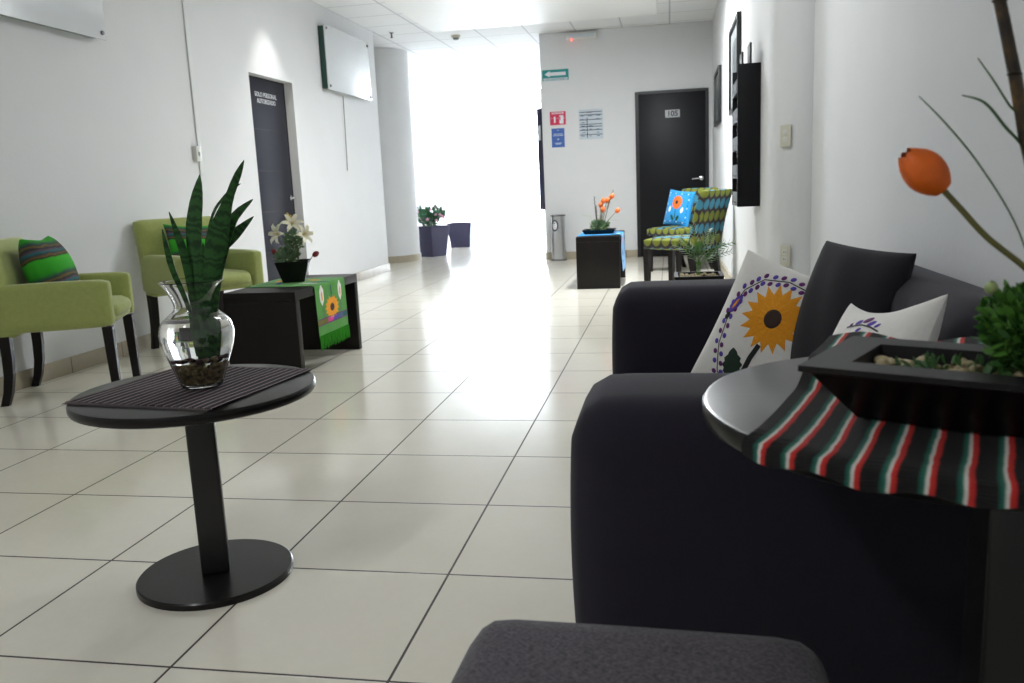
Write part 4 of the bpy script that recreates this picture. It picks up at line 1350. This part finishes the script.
for (dx, dy, dz) in ((.16, 0, .07), (.12, -.05, .12), (.05, -.03, .19), (-.03, 0, .21), (-.09, -.04, .15), (-.12, .03, .11), (.09, .05, .16), (.0, -.06, .12), (.17, -.04, .12)):
    b = MB(); base_ = Vector((0, 0, .13)); tip = base_+Vector((dx, dy, dz)); mid = base_+Vector((dx*.4, dy*.4, dz*.75))
    P = [base_*(1-t_)**2+mid*2*t_*(1-t_)+tip*t_*t_ for t_ in [i/9 for i in range(10)]]
    b.tube(P, [.002]*10, 'leaf_bright', 5)
    for i in range(2, 10):
        d = (P[i]-P[i-1]).normalized(); sd = d.cross(Vector((0, 1, .2))).normalized()
        for s_ in (1, -1):
            q = P[i]; t_ = q+(d*.7+sd*s_*.6)*.055*(1.1-i*.06); b.leaf([q, q.lerp(t_, .5), t_], [.004, .0085, .001], d.cross(sd), 'leaf_bright', .2, .0003)
    b.build('frond', o)

# planter dish with tulip on the right table
A = Vector((.735, -.516)); un = Vector((.887, -.461)).normalized(); vn = Vector((-un.y, un.x))
LL, WW = .34, .215
cc = A+un*LL/2+vn*WW/2
ang = math.atan2(un.y, un.x)
Z0 = .714
o = thing('planter_arrangement', 'black rectangular dish with pebbles, greenery and a tall orange tulip', 'plant', (cc.x, cc.y, Z0), ang)
b = MB()
hx, hy, hh = LL/2, WW/2, .068
rings = [(hx-.055, hy-.05, 0), (hx-.012, hy-.012, hh-.012), (hx, hy, hh-.007), (hx, hy, hh), (hx-.048, hy-.046, hh), (hx-.054, hy-.052, hh-.03)]
vsx = []
for (a_, b_, z_) in rings:
    for x, y in ((-1, -1), (1, -1), (1, 1), (-1, 1)): vsx.append((x*a_, y*b_, z_))
fs = [[3, 2, 1, 0]]
for j in range(len(rings)-1):
    for k in range(4): fs.append([j*4+k, j*4+(k+1) % 4, (j+1)*4+(k+1) % 4, (j+1)*4+k])
fs.append([20, 21, 22, 23])
b.add(vsx, fs, 'black_ceramic'); b.build('dish', o)
b = MB(); rg = random.Random(21)
for i in range(150):
    s_ = rg.uniform(.006, .012)
    b.ball((rg.uniform(-hx+.06, hx-.06), rg.uniform(-hy+.06, hy-.06), hh-.028+.016*rg.random()), (s_, s_*.8, s_*.65), 'pebble', 8, 6, Matrix.Rotation(rg.random()*3, 4, 'Z'))
g_ = b.build('pebbles', o); g_['kind'] = 'stuff'
b = MB(); leaf_cloud(b, (-.02, 0, hh-.012), (.075, .05, .012), 60, .016, 'leaf_green', rg)
g_ = b.build('moss', o); g_['kind'] = 'stuff'
def w2l(x, y, z):
    d = Vector((x-cc.x, y-cc.y)); return Vector((d.dot(un), d.dot(vn), z-Z0))
gc = w2l(1.0, -.50, .825)
b = MB(); leaf_cloud(b, gc, (.066, .07, .05), 900, .017, 'leaf_bright', rg, .45, .3, 'leaf_green'); leaf_cloud(b, gc+Vector((0, 0, -.03)), (.055, .06, .03), 260, .018, 'leaf_green', rg); b.build('foliage', o)
b = MB()
for i in range(14): b.leaf([gc+Vector((0, 0, -.06)), gc+Vector((rg.uniform(-.02, .02), rg.uniform(-.02, .02), -.01)), gc+Vector((rg.uniform(-.045, .045), rg.uniform(-.045, .045), .035))], [.0015, .0015, .001], (0, 1, 0), 'stem_green')
b.build('sprig', o)
b = MB(); p = w2l(.935, -.53, .865); tulip_head(b, p, (.1, -.2, 1), .007, .014, 'leaf_pale', 5); b.build('bud', o)
def yl(px, py, Yv=-.5):
    d = fw+rt*((px-512)/850.35)-up*((py-341.5)/850.35); t_ = (Yv-CAM.y)/d.y; q = CAM+d*t_; return w2l(q.x, q.y, q.z)
TH_ = yl(939, 185)
b = MB()
dirv = (yl(900, 149, -.505)-TH_).normalized()
P = [w2l(1.02, -.49, .79), w2l(1.025, -.495, .835), w2l(.985, -.5, .884), yl(988, 238), yl(960, 208), TH_+dirv*.004]
b.tube(*spline(P, [.0034]*6), 'stem_green', 10); ts = b.build('tulip_stem', o)
b = MB(); tulip_head(b, TH_-dirv*.006, dirv, .0225, .060, 'tulip_orange', 6, .8); b.build('tulip_bloom', ts)
b = MB(); P = [w2l(1.035, -.49, .77), w2l(1.0, -.5, .93), w2l(.972, -.5, 1.03), w2l(.957, -.5, 1.10), w2l(.938, -.5, 1.177), w2l(.925, -.5, 1.26)]
b.tube(P, [.0075, .0072, .007, .0068, .0065, .006], 'bamboo_dark', 10)
for q in P[1:-1]: b.ball(q, (.0082, .0082, .003), 'bamboo_dark', 10, 6)
b.build('bamboo_cane', o)
for pts, wd in ((((1040, 290), (1015, 222), (978, 162), (945, 122), (919, 96)), [.0015, .002, .0024, .0022, .0006]),
                (((1060, 260), (1030, 160), (1005, 125), (985, 102), (962, 95)), [.002, .0035, .005, .004, .0008]),
                (((1050, 240), (1028, 130), (1010, 105), (994, 80), (978, 58)), [.0018, .0028, .0034, .0028, .0006])):
    b = MB(); b.leaf(*spline([w2l(1.03, -.49, .80)]+[yl(*q) for q in pts], [.0015]+wd), (0, 1, .3), 'leaf_green', .2, .0004); b.build('grass_blade', o)

# tall planters by the passage
def planter(loc, rz, wt, wb, h, label):
    o = thing('planter', label, 'plant', loc, rz, 'dark passage planters')
    b = MB(); square_pot(b, wt, wb, h, 'planter_plastic', .018); b.build('pot', o)
    return o
o = planter((-3.10, 11.45, 0), R(62), .42, .31, .47, 'dark tapered planter with pink flowering bush by the column')
rg = random.Random(31)
b = MB()
for k in range(12):
    a = 2*PI*k/12; P = [(.03*math.cos(a), .03*math.sin(a), .44), (.12*math.cos(a), .12*math.sin(a), .56+.05*(k % 3)), ((.2+.03*(k % 2))*math.cos(a), (.2)*math.sin(a), .66+.05*(k % 4))]
    b.tube(P, [.012, .01, .006], 'leaf_cactus', 6)
b.build('stem', o)
b = MB(); leaf_cloud(b, (-.03, 0, .58), (.17, .17, .12), 130, .085, 'leaf_cactus', rg)
for k in range(7):
    a = 2*PI*k/7; leaf_cloud(b, (.19*math.cos(a), .19*math.sin(a), .66+.03*(k % 3)), (.06, .06, .07), 26, .07, 'leaf_cactus', rg)
b.build('foliage', o)
for k in range(16):
    a = rg.random()*6.28; e = rg.uniform(.12, .24); p = (e*math.cos(a), e*math.sin(a), rg.uniform(.55, .75))
    b = MB(); b.ball(p, (.022, .022, .018), 'blossom_pink', 8, 6); b.ball((p[0], p[1], p[2]+.012), (.012, .012, .012), 'blossom_pink', 8, 5); b.build('blossom', o)
o = planter((-3.09, 13.38, 0), R(4), .43, .33, .43, 'dark tapered planter with a thin sprig, farther down the passage')
b = MB(); b.tube([(0, 0, .4), (.01, 0, .52), (.03, 0, .66)], [.006, .005, .002], 'leaf_pale', 6)
b.build('stem', o)
for pts in (((.005, 0, .5), (-.06, 0, .55), (-.12, .01, .57)), ((.01, 0, .52), (.05, 0, .57), (.06, 0, .64)), ((.0, 0, .48), (-.05, .02, .50), (-.1, .02, .53))):
    b = MB(); b.leaf(pts, [.005, .018, .002], (0, 1, 0), 'leaf_cactus'); b.build('leaf', o)

# steel bin
o = thing('trash_can', 'slim steel waste bin with an oval sticker at the corner of the far wall', 'bin', (-.905, 10.03, 0))
b = MB(); b.lathe([(.1, .012), (.1, .61), (.094, .612), (.092, .55)], 'brushed_steel', 48, cap=False); b.lathe([(.098, .012), (.092, .55)], 'steel_dark', 40); b.build('body', o)
b = MB(); b.lathe([(.106, 0), (.106, .02), (.1005, .022)], 'steel_dark', 40); b.build('base_ring', o)
b = MB(); b.lathe([(.1005, .598), (.104, .602), (.104, .614), (.096, .617), (.094, .613)], 'steel_dark', 48, cap=False); b.build('rim', o)
def cyl(a, z, off): return Vector(((.1004+off)*math.sin(a), -(.1004+off)*math.cos(a), z))
a0 = -.38
b = MB()
sfc = lambda u, v, off: cyl(a0+u/.1, v, off)
b.patch(circle(0, .475, .052, .078, 28), sfc, 'sign_black', .0006, 4)
b.patch(circle(0, .475, .04, .064, 28), sfc, 'sign_white', .0010, 4)
b.patch([(-.022, .49), (-.022, .525), (.004, .525), (.018, .508), (.02, .49)], sfc, 'sign_black', .0014, 2)
b.patch([(-.03, .468), (.03, .468), (.03, .476), (-.03, .476)], sfc, 'sign_black', .0014, 2)
b.patch([(-.03, .445), (.03, .445), (.03, .458), (-.03, .458)], sfc, 'sign_red', .0014, 2)
b.build('sticker', o)
